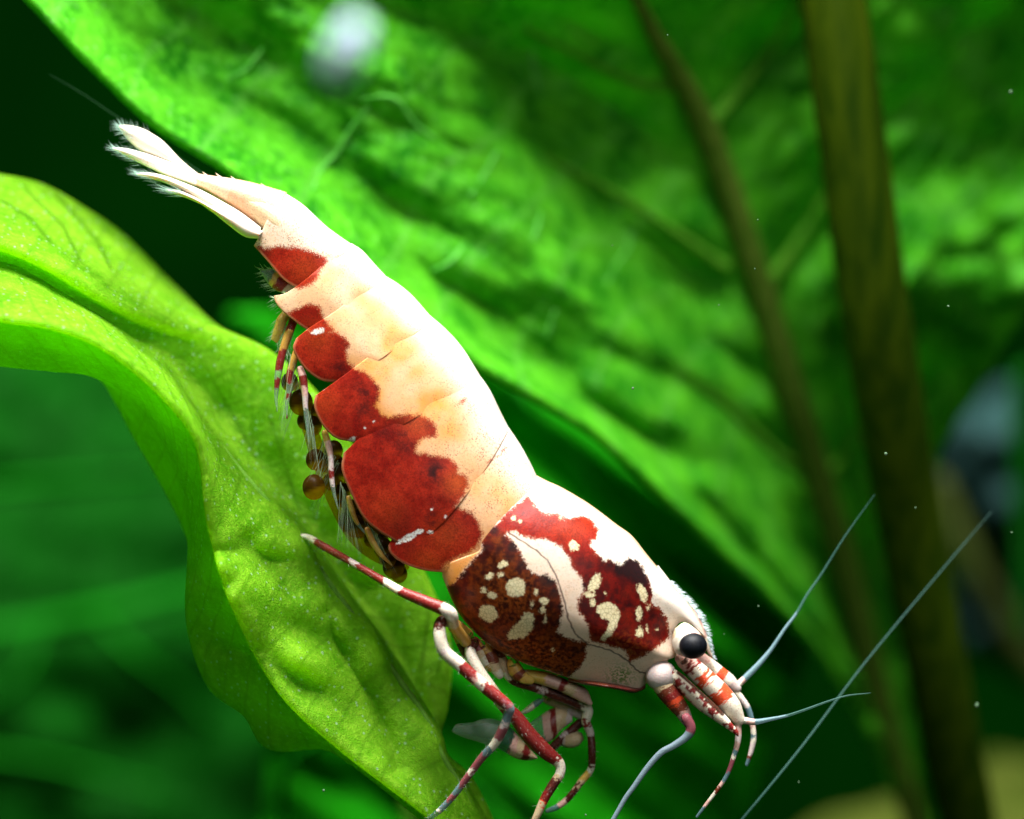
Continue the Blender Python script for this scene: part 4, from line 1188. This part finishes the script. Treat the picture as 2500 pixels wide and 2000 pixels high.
flap(Z(1, [(1640, 1380), (1520, 1310), (1440, 1255), (1345, 1262)]), Z(1, [(1560, 1440), (1470, 1420), (1400, 1360), (1345, 1275)]), -0.3, [(0, 'S'), (0.2, 'R'), (0.48, 'Y'), (0.62, 'T'), (0.68, 'T')])
flap(Z(2, [(420, 540), (330, 530), (260, 560), (215, 545)]), Z(2, [(420, 650), (330, 650), (260, 620), (215, 555)]), -0.9, [(0, 'W'), (0.75, 'S'), (0.9, 'T')])
flap(Z(2, [(290, 640), (240, 700), (215, 780), (195, 860)]), Z(2, [(350, 670), (310, 740), (280, 820), (240, 890)]), -0.5, [(0, 'Y')])
flap(Z(2, [(340, 680), (310, 770), (280, 850), (260, 940)]), Z(2, [(400, 720), (370, 800), (340, 880), (310, 960)]), -0.7, [(0, 'R'), (0.45, 'A'), (0.7, 'Y')])
for pts, r, bands, y in ((Z(2, [(330, 800), (290, 900), (260, 1020), (240, 1150), (228, 1300), (236, 1400)]), [9, 9, 10, 8, 4, 1], [(0, 'A'), (1.3, 'R'), (2.6, 'T'), (3.0, 'R'), (3.5, 'T')], -0.8),
                         (Z(2, [(400, 900), (360, 1020), (330, 1140), (330, 1240), (310, 1340), (310, 1450)]), [9, 9, 9, 7, 4, 2], [(0, 'A'), (1.6, 'R'), (2.5, 'T'), (3.2, 'R'), (3.7, 'T'), (4.8, 'R')], -0.9),
                         (Z(2, [(410, 1080), (430, 1150), (445, 1260), (450, 1380), (465, 1530), (475, 1650)]), [8, 10, 8, 6, 4, 1], [(0, 'P'), (0.8, 'R'), (1.6, 'P'), (2.2, 'S'), (3.0, 'T')], -1.3),
                         (Z(3, [(440, 330), (465, 420), (485, 520), (490, 640), (505, 760), (540, 900)]), [8, 9, 7, 7, 5, 1], [(0, 'A'), (0.7, 'P'), (1.8, 'S'), (2.8, 'R'), (3.2, 'S'), (3.8, 'T')], -1.3),
                         (Z(3, [(620, 820), (640, 900), (680, 1000), (740, 1080)]), [7, 7, 5, 2], [(0, 'Y'), (1.2, 'A'), (2.2, 'T')], -1.2),
                         (Z(3, [(760, 1060), (800, 1150), (860, 1240), (940, 1320)]), [8, 8, 6, 2], [(0, 'A'), (1.0, 'Y'), (2.2, 'A')], -1.2)):
    tube('swimmeret', [(*p, y) for p in pts], r, bands, M_limb, shrimp, ns=8, step=3)
# fine filaments trailing from the swimmerets
for (a, b_, c, d, n) in (((705, 850), (745, 930), (675, 1000), (690, 1085), 40), ((740, 940), (770, 1050), (730, 1090), (790, 1180), 45), ((790, 1060), (830, 1130), (745, 1180), (770, 1290), 45), ((830, 1170), (860, 1230), (820, 1330), (900, 1370), 50), ((890, 1270), (930, 1310), (900, 1360), (990, 1430), 40)):
    for _ in range(n):
        f, g_ = random.random(), random.random()
        p = np.array(a) * (1 - f) + np.array(b_) * f
        e = np.array(c) * (1 - g_) + np.array(d) * g_
        y0 = random.uniform(-1.2, 0.6)
        hs.append((plane(p[0], p[1], y0), plane(e[0], e[1], y0 + random.uniform(-.4, .4))))
hairs('swimmeret_bristles', hs, 0.010, M_hair, shrimp, (0.60, 0.72, 0.52, 0.28))


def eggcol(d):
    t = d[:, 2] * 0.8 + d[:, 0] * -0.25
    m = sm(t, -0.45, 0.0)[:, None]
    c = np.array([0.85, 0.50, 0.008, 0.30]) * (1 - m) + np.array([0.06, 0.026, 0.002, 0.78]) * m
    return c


loft('egg_membrane', [(735, 930), (765, 1020), (800, 1110), (845, 1200), (905, 1285), (960, 1345), (1000, 1385)], [(715, 940), (735, 1040), (765, 1140), (805, 1240), (855, 1325), (920, 1375), (996, 1392)], [0.1, 0.35, 0.45, 0.45, 0.4, 0.1], [0.3], None, M_egg, shrimp, n=60, ns=16,
     colfn=lambda U, V, t: np.tile(np.array([0.75, 0.5, 0.02, 0.20]), (len(U), 1)))
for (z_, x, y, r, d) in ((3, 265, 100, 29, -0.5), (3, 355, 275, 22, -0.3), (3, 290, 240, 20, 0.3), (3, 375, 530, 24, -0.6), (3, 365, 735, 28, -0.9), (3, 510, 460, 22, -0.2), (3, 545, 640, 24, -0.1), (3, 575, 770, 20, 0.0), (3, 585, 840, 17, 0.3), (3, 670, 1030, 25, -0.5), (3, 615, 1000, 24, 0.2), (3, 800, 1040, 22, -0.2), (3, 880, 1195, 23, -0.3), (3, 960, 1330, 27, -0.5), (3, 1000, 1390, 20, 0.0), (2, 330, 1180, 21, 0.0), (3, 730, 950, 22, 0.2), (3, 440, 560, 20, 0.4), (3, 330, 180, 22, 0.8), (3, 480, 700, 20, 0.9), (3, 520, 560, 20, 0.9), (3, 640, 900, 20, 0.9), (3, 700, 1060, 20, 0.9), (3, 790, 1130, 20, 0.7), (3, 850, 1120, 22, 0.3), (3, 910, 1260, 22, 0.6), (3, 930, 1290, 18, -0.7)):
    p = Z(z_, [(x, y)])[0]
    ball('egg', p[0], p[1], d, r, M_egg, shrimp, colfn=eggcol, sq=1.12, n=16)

# ------------------------------------------------------------------ things adrift in the water
blob('bubble', 846, 122, -40, 50, 92, 0.9, M_bub, 'blurred bluish white oval blob adrift in front of the huge leaf', 'bubble', 0.12, 4, rot=-0.45)
for i, (u, v, y, r) in enumerate(((1545, 948, 2, 4.5), (2163, 1108, 1, 6), (1852, 1480, 0, 3), (1768, 1548, 0, 2.5), (2385, 1722, 6, 7), (2468, 225, 6, 6), (1630, 86, 2, 3), (1850, 537, 2, 2.5), (1843, 657, 2, 3), (2315, 748, 3, 4.5), (1495, 600, 1, 2.5), (2235, 1240, 0, 3.5), (1950, 1910, 0, 3), (790, 1930, 1, 4.5), (1430, 1990, 1, 4), (2470, 1300, 4, 4), (1755, 745, 2, 2.5))):
    blob('water_speck', u, v, y - 3, r * .6, r * .6 * random.uniform(0.8, 1.5), r * K, M_speck, 'tiny pale speck of debris drifting in the water', 'speck', 0.3, i + 11, n=8, group='specks drifting in the water')
